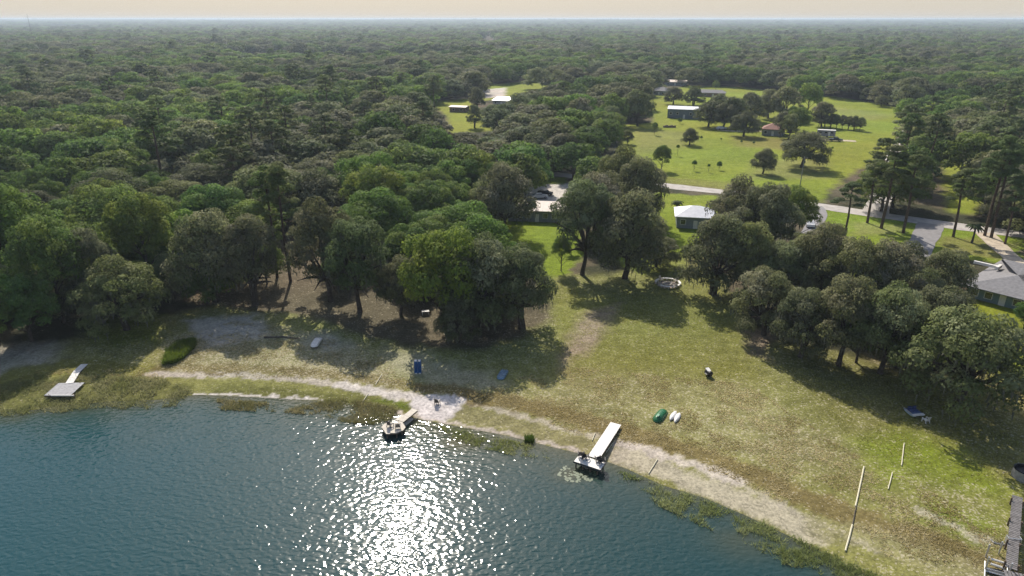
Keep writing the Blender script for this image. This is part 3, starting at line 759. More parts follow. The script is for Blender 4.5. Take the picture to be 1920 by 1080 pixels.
# ------------------------------------------------------------------ the woods
OPEN = [
 [(-300,660),(60,655),(160,628),(320,585),(440,562),(560,560),(700,585),(800,600),(900,610),(1035,590),(1030,500),(945,425),(945,410),(1065,410),(1090,440),(1240,430),(1230,350),(1345,362),(1330,400),(1400,500),(1640,560),(1700,560),(1800,560),(1925,545),(2200,560),(2200,1200),(-300,1200)],
 [(1170,310),(1165,232),(1226,224),(1222,182),(1290,162),(1400,164),(1480,176),(1560,180),(1680,203),(1668,245),(1612,245),(1618,290),(1548,345),(1530,378),(1620,397),(1700,408),(1920,438),(2000,460),(2000,560),(1690,560),(1640,470),(1530,440),(1330,366),(1250,352),(1228,340)],
 [(812,195),(872,188),(884,212),(915,240),(850,246),(842,225)],
 [(898,162),(948,158),(1035,146),(1042,154),(945,182),(905,190)],
 [(996,338),(1062,338),(1062,392),(996,392)],
 [(1060,283),(1100,283),(1100,302),(1060,302)],
 [(1762,288),(1815,288),(1800,385),(1762,372)],
 [(548,398),(600,398),(600,505),(530,505)],
 [(-50,297),(38,297),(36,312),(-50,312)],
 [(1086,146),(1120,146),(1120,158),(1086,158)], [(926,180),(952,180),(952,190),(926,190)],
 [(1220,158),(1290,152),(1290,180),(1225,180)],
 [(1734,178),(1746,178),(1742,200),(1734,200)], [(1682,262),(1700,262),(1698,274),(1682,274)],
 [(905,67),(925,67),(925,74),(905,74)],
 [(640,205),(700,205),(700,212),(640,212)],
]
PINEY = [[(420,260),(700,260),(700,420),(420,440)], [(1540,250),(1760,250),(1780,400),(1540,400)], [(1780,280),(1960,280),(1960,440),(1780,440)]]
hero_w = [(P(a[1],a[2]), a[4]/2*depth_of(P(a[1],a[2]))/FPX) for a in HERO]
def scatter(y0, y1, step, seed):
    r = np.random.default_rng(seed); pts = []
    ys = np.arange(y0, y1, step*0.87)
    for j, y in enumerate(ys):
        lim = 0.80*y+25; xs = np.arange(-lim, lim, step) + (step/2 if j%2 else 0)
        pts.append(np.stack([xs, np.full(len(xs), y)], 1))
    p = np.concatenate(pts); p += r.uniform(-.36,.36,p.shape)*step
    return p, r
def admissible(x, y, rad, H):
    ok = np.ones(x.shape, bool); z = hh(x, y)
    for (fx, fz) in ((0,.02),(0,.45),(0,.97),(-.75,.55),(.75,.55),(-.45,.85),(.45,.85)):
        px, py = to_px(x+fx*rad, y, z+fz*H)
        for poly in OPEN: ok &= ~in_poly(px, py, poly)
    ok &= shore_s(x, y) > 14
    ok &= clearing(x, y) < 0.67
    for (c, hr) in hero_w:
        ok &= np.hypot(x-c.x, y-c.y) > (hr+rad)*0.62
    return ok
def kinds_of(x, y, r):
    n = fbm(x+900, y+300, 0.018, 3); z = hh(x, y); px, py = to_px(x, y, z)
    k = np.where(n + r.normal(size=len(x))*0.07 > 0.52, 1, 0)       # 0 oak, 1 broadleaf
    left = (px < 330) & (py > 280); k = np.where(left & (r.random(len(x)) < .6), 1, k)
    pn = np.zeros(len(x), bool)
    for poly in PINEY: pn |= in_poly(px, py, poly)
    k = np.where((pn & (r.random(len(x)) < .28)) | (r.random(len(x)) < .03), 2, k)
    return k
KN = ['oak','broad','pine']
p, r = scatter(75, 430, 11.4, 5)
x, y = p[:,0], p[:,1]; k = kinds_of(x, y, r)
size = r.uniform(.68,1.32,len(x))
rad = np.where(k==2, 4.8, np.where(k==1, 7.6, 9.3))*size
H = np.where(k==2, 18.5, np.where(k==1, 13.0, 12.5))*(0.6*size+0.4)*r.uniform(.86,1.16,len(x))
ok = admissible(x, y, rad, H)
x, y, k, rad, H = x[ok], y[ok], k[ok], rad[ok], H[ok]
# out of frame ones are left out
zz = hh(x, y); px, py = to_px(x, y, zz+H*.5); vis = (px > -130) & (px < 2050)
x, y, k, rad, H, px = x[vis], y[vis], k[vis], rad[vis], H[vis], px[vis]
order = np.argsort(y/rad)
cnt = {0:0,1:0,2:0}; cap = {0:230,1:260,2:120}
stuff = []    # x,y,kind,variant,level,rad,H
GL = {('oak',0):('grey-green live oak crown in the wood left of the lawns','live oaks of the left wood'),
      ('oak',1):('grey-green live oak among the trees behind and right of the houses','live oaks behind the houses'),
      ('broad',0):('bright green leafy tree in the wood left of the lawns','green leafy trees of the left wood'),
      ('broad',1):('green leafy tree among the trees behind and right of the houses','green leafy trees behind the houses'),
      ('pine',0):('tall pine poking up through the wood left of the lawns','pines of the left wood'),
      ('pine',1):('tall pine among the trees behind and right of the houses','pines behind the houses')}
first = {}
for i in order:
    kk = int(k[i]); kind = KN[kk]
    if cnt[kk] < cap[kk]:
        cnt[kk] += 1
        lvl = 'hi' if y[i] < 185 else 'mid'
        lab, grp = GL[(kind, 0 if px[i] < 960 else 1)]
        lab = place_label(kind, x[i], y[i], rad[i], H[i], 'back')
        tree(kind, lvl, (x[i], y[i], gz(x[i], y[i])-.1), rad[i], H[i], lab, grp)
    else:
        stuff.append((x[i], y[i], kk, rad[i], H[i]))
# young trees filling the front of the left wood
p, r = scatter(80, 190, 7.2, 15); x2, y2 = p[:,0], p[:,1]; k2 = np.where(r.random(len(x2)) < .4, 1, 0)
rad2 = r.uniform(3.0,5.0,len(x2)); H2 = rad2*r.uniform(1.5,2.2,len(x2)); hero_keep = hero_w; hero_w = []
ok = admissible(x2, y2, rad2, H2); hero_w = hero_keep; px2, py2 = to_px(x2, y2, hh(x2,y2)+2)
ok &= (px2 > -40) & (px2 < 1000) & (py2 > 455) & (r.random(len(x2)) < .75) & ~((px2 > 500) & (px2 < 620) & (py2 < 545))
for i in np.nonzero(ok)[0]:
    kk = int(k2[i]); cnt[kk] += 1
    tree(KN[kk], 'hi', (x2[i], y2[i], gz(x2[i], y2[i])-.1), rad2[i], H2[i], place_label(KN[kk], x2[i], y2[i], rad2[i], H2[i], 'back', 'understorey tree'), 'understorey trees of the left wood')
print('individual trees', cnt, 'left', len(stuff))
# beyond: points that carry instances of the crowns above
def far(y0, y1, step, seed, rs, hs, open_test=True):
    p, r = scatter(y0, y1, step, seed); x, y = p[:,0], p[:,1]; k = kinds_of(x, y, r)
    size = r.uniform(.7,1.3,len(x)); rad = rs*size*np.where(k==2,.6,1); H = hs*(0.5+0.5*size)*np.where(k==2,1.35,1)*r.uniform(.85,1.15,len(x))
    ok = admissible(x, y, rad, H) if open_test else np.ones(len(x), bool)
    return list(zip(x[ok], y[ok], k[ok], rad[ok], H[ok]))
stuff += far(430, 900, 14.0, 6, 10.2, 14.0)
far1 = far(900, 2200, 19, 7, 13.5, 15.0)
far2 = far(2200, 5000, 27, 8, 19.0, 15.0)
far3 = far(5000, 11000, 60, 9, 44.0, 17.0, False)
pts = np.array([(a,b,c,d,e) for a,b,c,d,e in stuff+far1+far2+far3], dtype=float)
nS = len(stuff)
nv = {0:3,1:3,2:2}; off = {0:0,1:3,2:6}
rv = np.random.default_rng(99)
vmid = np.array([off[int(c)]+rv.integers(nv[int(c)]) for c in pts[:,2]])
# stuff nearer than 900 m uses the finer crowns, numbered 8..
near = pts[:,1] < 900
vmid = np.where(near, vmid+8, vmid)
Z = hh(pts[:,0], pts[:,1])
# gentle rises on the far horizon
rise = np.clip((pts[:,1]-3000)/5500, 0, 1)**1.5*(12+26*fbm(pts[:,0], pts[:,1], 0.00025, 3))
P3 = np.stack([pts[:,0], pts[:,1], Z-0.3+rise], 1)
me = bpy.data.meshes.new('far_woods'); me.vertices.add(len(P3)); me.vertices.foreach_set('co', P3.astype(np.float32).ravel())
for nm_, arr, ty in (('variant', vmid.astype(np.int32), 'INT'), ('spin', rv.uniform(0,6.28,len(P3)).astype(np.float32), 'FLOAT')):
    a = me.attributes.new(nm_, ty, 'POINT'); a.data.foreach_set('value', arr)
R0 = np.array([DIM[KN[int(c)]][0] for c in pts[:,2]]); H0 = np.array([DIM[KN[int(c)]][1] for c in pts[:,2]])
sc = np.stack([pts[:,3]/R0, pts[:,3]/R0, pts[:,4]/H0], 1).astype(np.float32)
a = me.attributes.new('sc', 'FLOAT_VECTOR', 'POINT'); a.data.foreach_set('vector', sc.ravel())
far_o = link('far_woods', me)
tag(far_o, 'endless dense green woodland stretching behind the houses to the horizon', 'woodland', kind='stuff')
# one visible tree per crown shape stands at the near edge of that woodland and lends it its crown
src = []
lend = [i for i in range(nS) if 455 < pts[i,1] < 610]
for kk in (0,1,2):
    for vv in range(nv[kk]):
        for lvl in ('low','mid'):
            j = next(i for i in lend if int(pts[i,2]) == kk); lend.remove(j)
            o, c = tree(KN[kk], lvl, (pts[j,0], pts[j,1], gz(pts[j,0],pts[j,1])-.1), pts[j,3], pts[j,4],
                 place_label(KN[kk], pts[j,0], pts[j,1], pts[j,3], pts[j,4], 'of the far wood edge, back'), 'far trees leading the endless woodland', v=vv)
            src.append((off[kk]+vv+(8 if lvl == 'mid' else 0), c))
ng = bpy.data.node_groups.new('woods_points', 'GeometryNodeTree')
ng.interface.new_socket('Geometry', in_out='INPUT', socket_type='NodeSocketGeometry')
ng.interface.new_socket('Geometry', in_out='OUTPUT', socket_type='NodeSocketGeometry')
gi = ng.nodes.new('NodeGroupInput'); go = ng.nodes.new('NodeGroupOutput'); jn = ng.nodes.new('GeometryNodeJoinGeometry')
def named(nm_, ty):
    n = ng.nodes.new('GeometryNodeInputNamedAttribute'); n.data_type = ty; n.inputs['Name'].default_value = nm_; return n.outputs['Attribute']
a_v = named('variant','INT'); a_s = named('sc','FLOAT_VECTOR'); a_r = named('spin','FLOAT')
cx = ng.nodes.new('ShaderNodeCombineXYZ'); ng.links.new(a_r, cx.inputs['Z'])
for num, ob in src:
    oi = ng.nodes.new('GeometryNodeObjectInfo'); oi.inputs['Object'].default_value = ob; oi.inputs['As Instance'].default_value = True
    cmp_ = ng.nodes.new('FunctionNodeCompare'); cmp_.data_type = 'INT'; cmp_.operation = 'EQUAL'
    ng.links.new(a_v, cmp_.inputs[2]); cmp_.inputs[3].default_value = num
    ip = ng.nodes.new('GeometryNodeInstanceOnPoints')
    ng.links.new(gi.outputs[0], ip.inputs['Points']); ng.links.new(cmp_.outputs[0], ip.inputs['Selection'])
    ng.links.new(oi.outputs['Geometry'], ip.inputs['Instance']); ng.links.new(cx.outputs[0], ip.inputs['Rotation']); ng.links.new(a_s, ip.inputs['Scale'])
    ng.links.new(ip.outputs[0], jn.inputs[0])
ng.links.new(jn.outputs[0], go.inputs[0])
mod = far_o.modifiers.new('woods', 'NODES'); mod.node_group = ng
print('far points', len(P3))
# beyond 10 km: the canopy as one uneven sheet
def canopy():
    ys = np.geomspace(9500, 29000, 60); t = np.linspace(-1,1,260)
    X = t[None,:]*(0.9*ys[:,None]); Y = np.repeat(ys[:,None], 260, 1)
    Z = 10 + 8*fbm(X, Y, 0.004, 3) + 18*fbm(X, Y, 0.0003, 3)*np.clip((Y-9500)/8000,0,1)
    i = np.arange(59*259); r = i//259; c = i%259; a = r*260+c
    m = mat_plain('distant_canopy', (0.05,0.065,0.03), 0.95, var=0.3, scale=0.01, spec=0.05)
    tag(link('distant_wooded_hills', mesh_np('distant_wooded_hills', np.stack([X,Y,Z],-1).reshape(-1,3), np.stack([a,a+1,a+261,a+260],1), m, None, True)), kind='structure')
canopy()

#@@BEGIN@@
# ------------------------------------------------------------------ reeds, tufts, lily pads
def sample_poly(polypx, n, r, over_water=True):
    w = np.array([P(*q)[:2] for q in polypx]) if not over_water else np.array([on_plane(q[0], q[1], 0.1) for q in polypx])
    lo, hi = w.min(0), w.max(0); out = []
    while sum(len(o) for o in out) < n:
        c = r.uniform(lo, hi, (n*2, 2)); out.append(c[in_poly(c[:,0], c[:,1], [tuple(q) for q in w])])
    return np.concatenate(out)[:n]
def blades(name, xy, r, h, w, colA, colB, label, cat, lean=0.35, clump=3, patch=0.5, zmax=None):
    keep = fbm(xy[:,0]+3, xy[:,1]-7, 0.45, 3) + r.uniform(-.1,.1,len(xy)) > patch
    xy = xy[keep]; xy = np.repeat(xy, clump, 0) + r.normal(size=(len(xy)*clump,2))*w*2.0
    n = len(xy); z = np.maximum(hh(xy[:,0], xy[:,1]), -0.02)
    hgt = r.uniform(h*.5, h*1.2, n); a = r.uniform(0, 6.28, n); wd = w*r.uniform(.6,1.3,n)
    B = np.column_stack([xy, z]); t = np.column_stack([np.cos(a)*wd, np.sin(a)*wd, np.zeros(n)])
    tip = B + np.column_stack([r.normal(size=n)*h*lean, r.normal(size=n)*h*lean, hgt])
    v = np.stack([B-t, B+t, tip], 1).reshape(-1,3)
    q = np.clip(fbm(xy[:,0], xy[:,1], 0.3, 3)*1.6-.3 + r.uniform(-.35,.35,n), 0, 1)[:,None]
    c = (np.array(colA)*(1-q)+np.array(colB)*q)*r.uniform(.75,1.25,(n,1))
    o = link(name, mesh_np(name, v, np.arange(3*n).reshape(-1,3), M['blade'], np.repeat(c,3,0)))
    return tag(o, label, cat, kind='stuff')
rr_ = np.random.default_rng(5)
GR = (0.21,0.23,0.08); ST = (0.40,0.38,0.21)
blades('reeds', sample_poly([(-60,742),(60,708),(300,712),(372,738),(360,757),(290,765),(240,769),(200,762),(120,772),(0,780),(-60,782)], 6500, rr_), rr_, .5, .035, GR, ST, 'belt of green and straw reeds round the leftmost dock', 'reeds', patch=.47, lean=.7)
blades('reeds', sample_poly([(405,748),(470,752),(560,758),(640,747),(700,755),(745,768),(735,785),(700,796),(650,792),(600,780),(540,773),(415,768)], 4200, rr_), rr_, .45, .035, GR, ST, 'reed bed in the water left of the eight-sided deck', 'reeds', patch=.51, lean=.7)
blades('reeds', sample_poly([(820,797),(900,812),(990,832),(1050,847),(1040,862),(960,852),(880,834),(840,815)], 1100, rr_), rr_, .45, .035, GR, ST, 'thin reeds standing in the shallows between the two middle decks', 'reeds', patch=.50, lean=.7)
blades('reeds', sample_poly([(1150,880),(1250,912),(1330,940),(1420,975),(1500,1012),(1660,1085),(1600,1100),(1480,1060),(1380,1015),(1280,970),(1180,918)], 4200, rr_), rr_, .5, .035, GR, ST, 'reed fringe along the water at the lower right', 'reeds', patch=.50, lean=.7)
blades('reeds', sample_poly([(308,684),(316,664),(334,648),(366,640),(364,652),(344,672),(326,682)], 2600, rr_, False), rr_, 1.1, .06, (0.10,0.16,0.02), (0.17,0.22,0.04), 'dense green reed clump alone on the tan left bank', 'reeds', patch=.1)
blades('reeds', sample_poly([(985,828),(990,822),(1000,824),(998,832)], 200, rr_, False), rr_, .7, .06, (0.06,0.11,0.02), (0.10,0.15,0.03), 'small bright green tuft on the waterline between the decks', 'reeds', patch=0)
tall = np.concatenate([sample_poly([(440,600),(700,650),(760,720),(600,712),(300,700),(320,640)], 9000, rr_, False),
   sample_poly([(860,745),(1040,690),(1100,690),(1400,720),(1600,850),(1760,930),(1880,1000),(1900,1080),(1640,1040),(1500,960),(1380,900),(1230,850),(1100,820),(980,775)], 26000, rr_, False),
   sample_poly([(0,730),(60,695),(300,690),(420,700),(420,718),(280,712)], 3000, rr_, False)])
blades('dry_grass', tall, rr_, .15, .05, (0.36,0.30,0.13), (0.66,0.58,0.38), 'dry straw-coloured grass tufts over the shore meadow', 'grass', lean=1.3, clump=2, patch=.52)
lawn = np.concatenate([sample_poly([(1040,540),(1330,520),(1400,600),(1430,700),(1100,740),(1040,650)], 9000, rr_, False),
   sample_poly([(1480,690),(1900,720),(1930,940),(1640,880)], 9000, rr_, False)])
blades('green_grass', lawn, rr_, .14, .05, (0.22,0.24,0.04), (0.40,0.38,0.14), 'green grass tufts on the lawn between the trees and the shore', 'grass', lean=.5, clump=2, patch=.48)
def lily():
    r = np.random.default_rng(8); mb = MB(); n = 0
    while n < 90:
        px, py = r.uniform(1046,1130), r.uniform(868,912)
        if ((px-1085)/40)**2 + ((py-888)/17)**2 > 1 or (px > 1072 and py < 884): continue
        x, y = on_plane(px, py); rad = r.uniform(.09,.2); a0 = r.uniform(0,6)
        mb.add([(x+rad*math.cos(a0+k), y+rad*math.sin(a0+k), .012+.0001*n) for k in (0.2,1.1,2,2.9,3.8,4.7,5.6)], [tuple(range(7))]); n += 1
    tag(mb.build('lily_pads', mat_plain('lily_pad_green', (0.075,0.11,0.055), .5)), 'scatter of pale green lily pads floating beside the white T-shaped dock', 'lily pads', kind='stuff')
lily()

# ------------------------------------------------------------------ docks
def V3(t, z): return Vector((t[0], t[1], z))
def span(o, a, b, width, z, mat, gap=.02, plank=.19, name='deck'):
    """planks laid across the way from a to b (world points, in the frame of o)"""
    a = Vector((a[0],a[1],0))-Vector((o.location.x,o.location.y,0)); b = Vector((b[0],b[1],0))-Vector((o.location.x,o.location.y,0))
    d = b-a; L = d.length; ang = math.atan2(d.y, d.x); n = max(2, int(L/plank)); mb = MB(); st = L/n
    for k in range(n):
        c = a + d*((k+.5)/n)
        mb.box((c.x, c.y, z-.02+random.uniform(-.004,.004)), (st-gap, width*random.uniform(.985,1.01), .04), ang)
    p = mb.build(name, mat, o); p['kind'] = 'stuff'
    d.normalize(); nrm = Vector((-d.y,d.x,0))
    for s in (-1,1):
        c = (a+b)/2 + nrm*s*(width/2-.06)
        MB().box((c.x,c.y,z-.145), (L,.06,.2), ang).build('beam', M['wood'], o)
    return a, b, nrm
def post(o, x, y, top, rad=.09, mat='wood', low=-.9):
    MB().tube([(x,y,low),(x,y,top)], rad, 8).build('post', M[mat], o)
# leftmost dock
zd = .75
c = on_plane(121, 729, zd); o = thing('floating_dock', (c[0],c[1],0), 0, 'leftmost dock, square grey platform with a white bent gangway in the reeds', 'dock')
TL,TR,BR,BL = [Vector(on_plane(*q, zd)) for q in ((104,719),(152.5,717),(139.5,740.5),(88.5,740.5))]
a, b, n = span(o, (TL+BL)/2, (TR+BR)/2, ((TL-BL).length+(TR-BR).length)/2, zd, M['deck_grey'])
for q in (TL,TR,BR,BL):
    q = q.lerp((TL+TR+BR+BL)/4, .08); post(o, q.x-c[0], q.y-c[1], zd+.02)
e = Vector(on_plane(96,741,zd)); f = Vector(on_plane(139,741,zd)); m_ = (e+f)/2
MB().box((m_.x-c[0], m_.y-c[1]-.05, zd-.03), ((f-e).length, .12, .16)).build('edge_board', M['white'], o)
g0 = on_plane(130,719,zd); g1 = on_plane(144,697,zd); g2 = on_plane(158,682,zd+.1)
span(o, g0, g1, 1.05, zd+.06, M['white'], name='gangway'); span(o, g1, g2, 1.05, zd+.05, M['white'], name='gangway')
for q in (g1, g2): post(o, q[0]-c[0], q[1]-c[1], zd)

# eight-sided deck
zd = .8
c = on_plane(737,801,zd); o = thing('octagon_deck', (c[0],c[1],0), 0, 'eight-sided tan deck over the water with a short gangplank, above the sun glitter', 'dock')
pts8 = [Vector(on_plane(*q, zd))-Vector(c) for q in ((715,800),(722,793.5),(738,791),(753.5,789.5),(760.5,801),(756,806.5),(744,811.5),(724,813.5))]
MB().prism([tuple(p*.96) for p in pts8], zd-.28, zd-.06).build('deck_frame', M['wood'], o)
mb = MB(); ys_ = [p.y for p in pts8]; yy = min(ys_)
while yy < max(ys_)-.05:                                   # planks clipped to the octagon
    ym = yy+.09; xs_ = []
    for i in range(8):
        p0, p1 = pts8[i], pts8[(i+1)%8]
        if (p0.y > ym) != (p1.y > ym): xs_.append(p0.x+(p1.x-p0.x)*(ym-p0.y)/(p1.y-p0.y))
    if len(xs_) == 2: mb.box(((xs_[0]+xs_[1])/2, ym, zd-.02+random.uniform(-.004,.004)), (abs(xs_[1]-xs_[0]), .165, .04))
    yy += .185
mb.build('deck', M['deck_pale'], o)['kind'] = 'stuff'
for p in pts8: post(o, p.x*.88, p.y*.88, zd-.06)
a = on_plane(751,790,zd); b = on_plane(778,768,zd)
span(o, a, b, .95, zd+.05, M['deck_pale'], name='gangplank'); 
for q in (.3,.7): post(o, a[0]+(b[0]-a[0])*q-c[0], a[1]+(b[1]-a[1])*q-c[1], zd)
q = on_plane(749.5,782.5,zd); k_ = math.atan2(b[1]-a[1], b[0]-a[0])
MB().box((q[0]-c[0],q[1]-c[1],zd-.08),(1.5,.5,.07),k_).build('side_step', M['deck_pale'], o)
q = on_plane(764,788,.3)
def dome(L, W, H, p=2.4, sharp=1.0, n=14, m_=8, flat=False):
    mb = MB(); vs = []; fs = []
    for i in range(n+1):
        t = i/n; s = abs(2*t-1); w = W/2*max(0.02, (1-s**p))**sharp; h = H*max(.12, (1-s**4))
        for j in range(m_+1):
            a = math.pi*j/m_; cx_, sx_ = math.cos(a), math.sin(a)
            if flat: cx_ = math.copysign(abs(cx_)**.35, cx_); sx_ = sx_**.45
            vs.append((w*cx_, (t-.5)*L, h*sx_))
    for i in range(n):
        for j in range(m_): k = i*(m_+1)+j; fs.append((k,k+1,k+m_+2,k+m_+1))
        fs.append((i*(m_+1), (i+1)*(m_+1), (i+1)*(m_+1)+m_, i*(m_+1)+m_))
    fs += [tuple(range(m_,-1,-1)), tuple(n*(m_+1)+j for j in range(m_+1))]
    return mb.add(vs, fs)
fl = thing('swim_float', (q[0],q[1],0.02), k_-math.pi/2, 'small cream float tied beside the gangplank of the eight-sided deck', 'float')
MB().box((0,0,.12),(.7,1.7,.2)).build('float_body', M['deck_pale'], fl)
MB().box((0,0,-.06),(.6,1.5,.16)).build('float_base', M['dkgrey'], fl)

# T-shaped dock
zd = .85
c = on_plane(1107,866,zd); o = thing('t_shaped_dock', (c[0],c[1],0), 0, 'white T-shaped dock with a long ramp and four black chairs at its end', 'dock')
A,B,C_,D = [Vector(on_plane(*q, zd)) for q in ((1075,864),(1124.5,881),(1136.5,868),(1087,853))]
span(o, (A+D)/2, (B+C_)/2, ((A-D).length+(B-C_).length)/2, zd, M['white'])
for s in np.linspace(.05,.95,4):
    for (u,v) in ((A,B),(D,C_)):
        q = u.lerp(v,s).lerp((A+B+C_+D)/4,.1); post(o, q.x-c[0], q.y-c[1], zd-.05)
e0 = A.lerp(B,.5)
d_ = (B-A); MB().box((e0.x-c[0], e0.y-c[1], zd-.14), (d_.length, .05, .24), math.atan2(d_.y,d_.x)).build('edge_board', M['dkgrey'], o)
a = on_plane(1113,859,zd); b = on_plane(1155,792,1.1)
wk = span(o, a, b, 1.45, zd+.1, M['white'], name='walkway')
for s in (.12,.4,.68,.95):
    for k in (-1,1):
        q = wk[0].lerp(wk[1], s)+wk[2]*k*.6; post(o, q.x, q.y, zd+.02, low=0)

# chairs
def make_chair(loc, rz, label, group=None, mat='black'):
    o = thing('garden_chair', loc, rz, label, 'chair', group); m = M[mat]
    mb = MB()
    for k in range(5): mb.box((0,-.22+k*.115,.36-k*.022),(.54,.1,.025), rx=-.18)
    mb.build('seat', m, o)
    mb = MB()
    for k in range(5): mb.box((-.22+k*.11,.40,.68),(.095,.025,.78-abs(k-2)*.06), rx=-.38, ry=0)
    mb.build('backrest', m, o)
    for s in (-1,1):
        MB().box((s*.33,.02,.56),(.12,.66,.03)).build('armrest', m, o)
        MB().box((s*.30,-.27,.28),(.05,.09,.56)).build('leg', m, o)
        MB().box((s*.30,.30,.27),(.05,.09,.56), rx=.3).build('leg', m, o)
    return o
q = P(820,757); make_chair(q, 2.9, 'black garden chair alone on the white sand beach')
for (px,py,rz,l) in ((732,799,2.7,'left black chair on the eight-sided deck'), (746,803,3.3,'right black chair on the eight-sided deck')):
    q = on_plane(px,py,.8); make_chair((q[0],q[1],.8), rz, l, 'chairs on the eight-sided deck')
for (px,py,rz,l) in ((1089,856,3.0,'leftmost of the four black chairs on the white T-shaped dock'),(1098,859,2.6,'second black chair from the left on the white T-shaped dock'),
                     (1121,864,3.3,'third black chair from the left on the white T-shaped dock, by the walkway'),(1129,867,3.0,'rightmost of the four black chairs on the white T-shaped dock')):
    q = on_plane(px,py,.85); make_chair((q[0],q[1],.85), rz, l, 'chairs on the T-shaped dock')
for (px,py,l) in ((1094,862,'small black table between the left pair of dock chairs'),(1124,870,'small black table between the right pair of dock chairs')):
    q = on_plane(px,py,.85); t = thing('side_table',(q[0],q[1],.85),.3,l,'table','small tables on the T-shaped dock')
    MB().prism([(.24*math.cos(a),.24*math.sin(a)) for a in np.linspace(0,6.283,11)[:-1]],.42,.46).build('table_top', M['black'], t)
    for k in range(3): MB().tube([(.16*math.cos(k*2.1),.16*math.sin(k*2.1),0),(.1*math.cos(k*2.1),.1*math.sin(k*2.1),.42)],.02,5).build('leg', M['black'], t)

# ------------------------------------------------------------------ boats and shore things
def heading(pa, pb): d = P(*pb)-P(*pa); return math.atan2(d.y, d.x)-math.pi/2
def boat(name, pa, pb, W, H, mat, label, cat='boat', flat=False, sharp=.6, group=None, lift=0.0, keel=None, p=2.4, onpost=False):
    a, b = P(*pa), P(*pb); c = (a+b)/2; L = (b-a).length
    o = thing(name, (c.x,c.y,c.z), heading(pa,pb), label, cat, group)
    s = dome(L, W, H, sharp=sharp, flat=flat, p=p); s.v = [(x,y,z+lift) for x,y,z in s.v]
    s.build('hull', mat, o, True)
    k = MB().box((0,0,H+lift+.01),(.05,L*.8,.05)) if keel else None
    if k: k.build('keel', keel, o)
    return o, L
o,_ = boat('upturned_boat',(588,655),(600,636),1.25,.42,M['white'],'white flat-bottomed boat lying upside down at the edge of the left bank shade',flat=True,sharp=.28,lift=.28,p=6)
for s in (-1,1): MB().box((0,s*1.3,.15),(1.1,.12,.3)).build('support', M['wood'], o)
o,L = boat('upturned_boat',(937,713),(948,694),1.2,.42,M['bluegrey'],'blue-grey flat-bottomed boat upside down in the shade above the shore',flat=True,sharp=.28,lift=.02,p=6)
for s in (-.3,0,.3): MB().box((s,0,.45),(.04,L*.8,.04)).build('hull_rib', M['bluegrey'], o)
o,L = boat('green_boat',(1229,793),(1247,768),1.35,.62,M['green'],'green rounded boat lying upside down left of the two white kayaks',sharp=.42,p=3.4)
MB().box((0,-L*.27,.66),(.3,.5,.04)).build('hull_patch', mat_plain('pale_green_patch',(0.2,0.38,0.25),.3), o)
for s in (-1,1): MB().tube([(s*.66,-L*.35,.06),(s*.7,0,.06),(s*.62,L*.36,.06)],.04,5).build('gunwale', M['green'], o)
for a,b,l in (((1256,790),(1268,771),'left of the two white kayaks lying on the meadow'),((1265,794),(1275,774),'right of the two white kayaks lying on the meadow')):
    o,L = boat('kayak',a,b,.72,.30,M['white'],l,'kayak',sharp=.75,group='two white kayaks',lift=.06,p=2.0)
    s = dome(L*.96,.74,.14,sharp=.75); s.v = [(x,y,.08-z*.5) for x,y,z in s.v]; s.build('lower_hull', mat_plain('dark_blue_hull',(0.02,0.03,0.09),.4), o, True)
a = on_plane(1826,1092,.3); o = thing('white_boat',(a[0]+.4,a[1]+1.0,.0),-.25,'white narrow boat nosing up beside the boat lift at lower right','boat')
dome(3.6,.95,.5,sharp=.6).build('hull', M['white'], o, True); MB().box((0,-.5,.5),(.4,1.1,.06)).build('cockpit', M['dkgrey'], o)
# blue booth
q = P(784,699); o = thing('blue_booth', q, 0.05, 'tall blue double cabinet with white caps standing on the sandy bank', 'cabinet')
for s in (-1,1):
    MB().box((s*.27,0,1.05),(.5,.62,1.95),taper=.94).build('cabinet_body', M['blue'], o)
    MB().box((s*.27,-.02,2.07),(.36,.5,.09)).build('cap', M['white'], o)
    MB().box((s*.27,-.325,1.05),(.36,.03,1.5)).build('door', mat_plain('blue_door',(0.008,0.07,0.24),.4), o)
    MB().box((s*.27,-.34,.09),(.3,.16,.16)).build('foot', M['white'], o)
MB().tube([(.62,-.1,.95),(.80,-.15,1.0)],.10,8).build('outlet', M['white'], o)
# black barrel with white lid
q = P(1328,705); o = thing('tipped_barrel', q, .3, 'black barrel grill with a white lid on the open lawn', 'barrel')
MB().tube([(0,-.55,.55),(0,-.5,.55),(0,.5,.55),(0,.55,.55)],[.30,.42,.42,.30],14).build('barrel_body', M['black'], o)
MB().box((-.05,.12,1.02),(.55,.75,.07),rx=.25).build('lid', M['white'], o)
for sx in (-1,1):
    for sy in (-1,1): MB().tube([(sx*.3,sy*.4,0),(sx*.25,sy*.35,.4)],.03,5).build('leg', M['dkgrey'], o)
MB().box((-.45,-.1,.5),(.3,.5,.04)).build('side_shelf', M['concrete'], o)
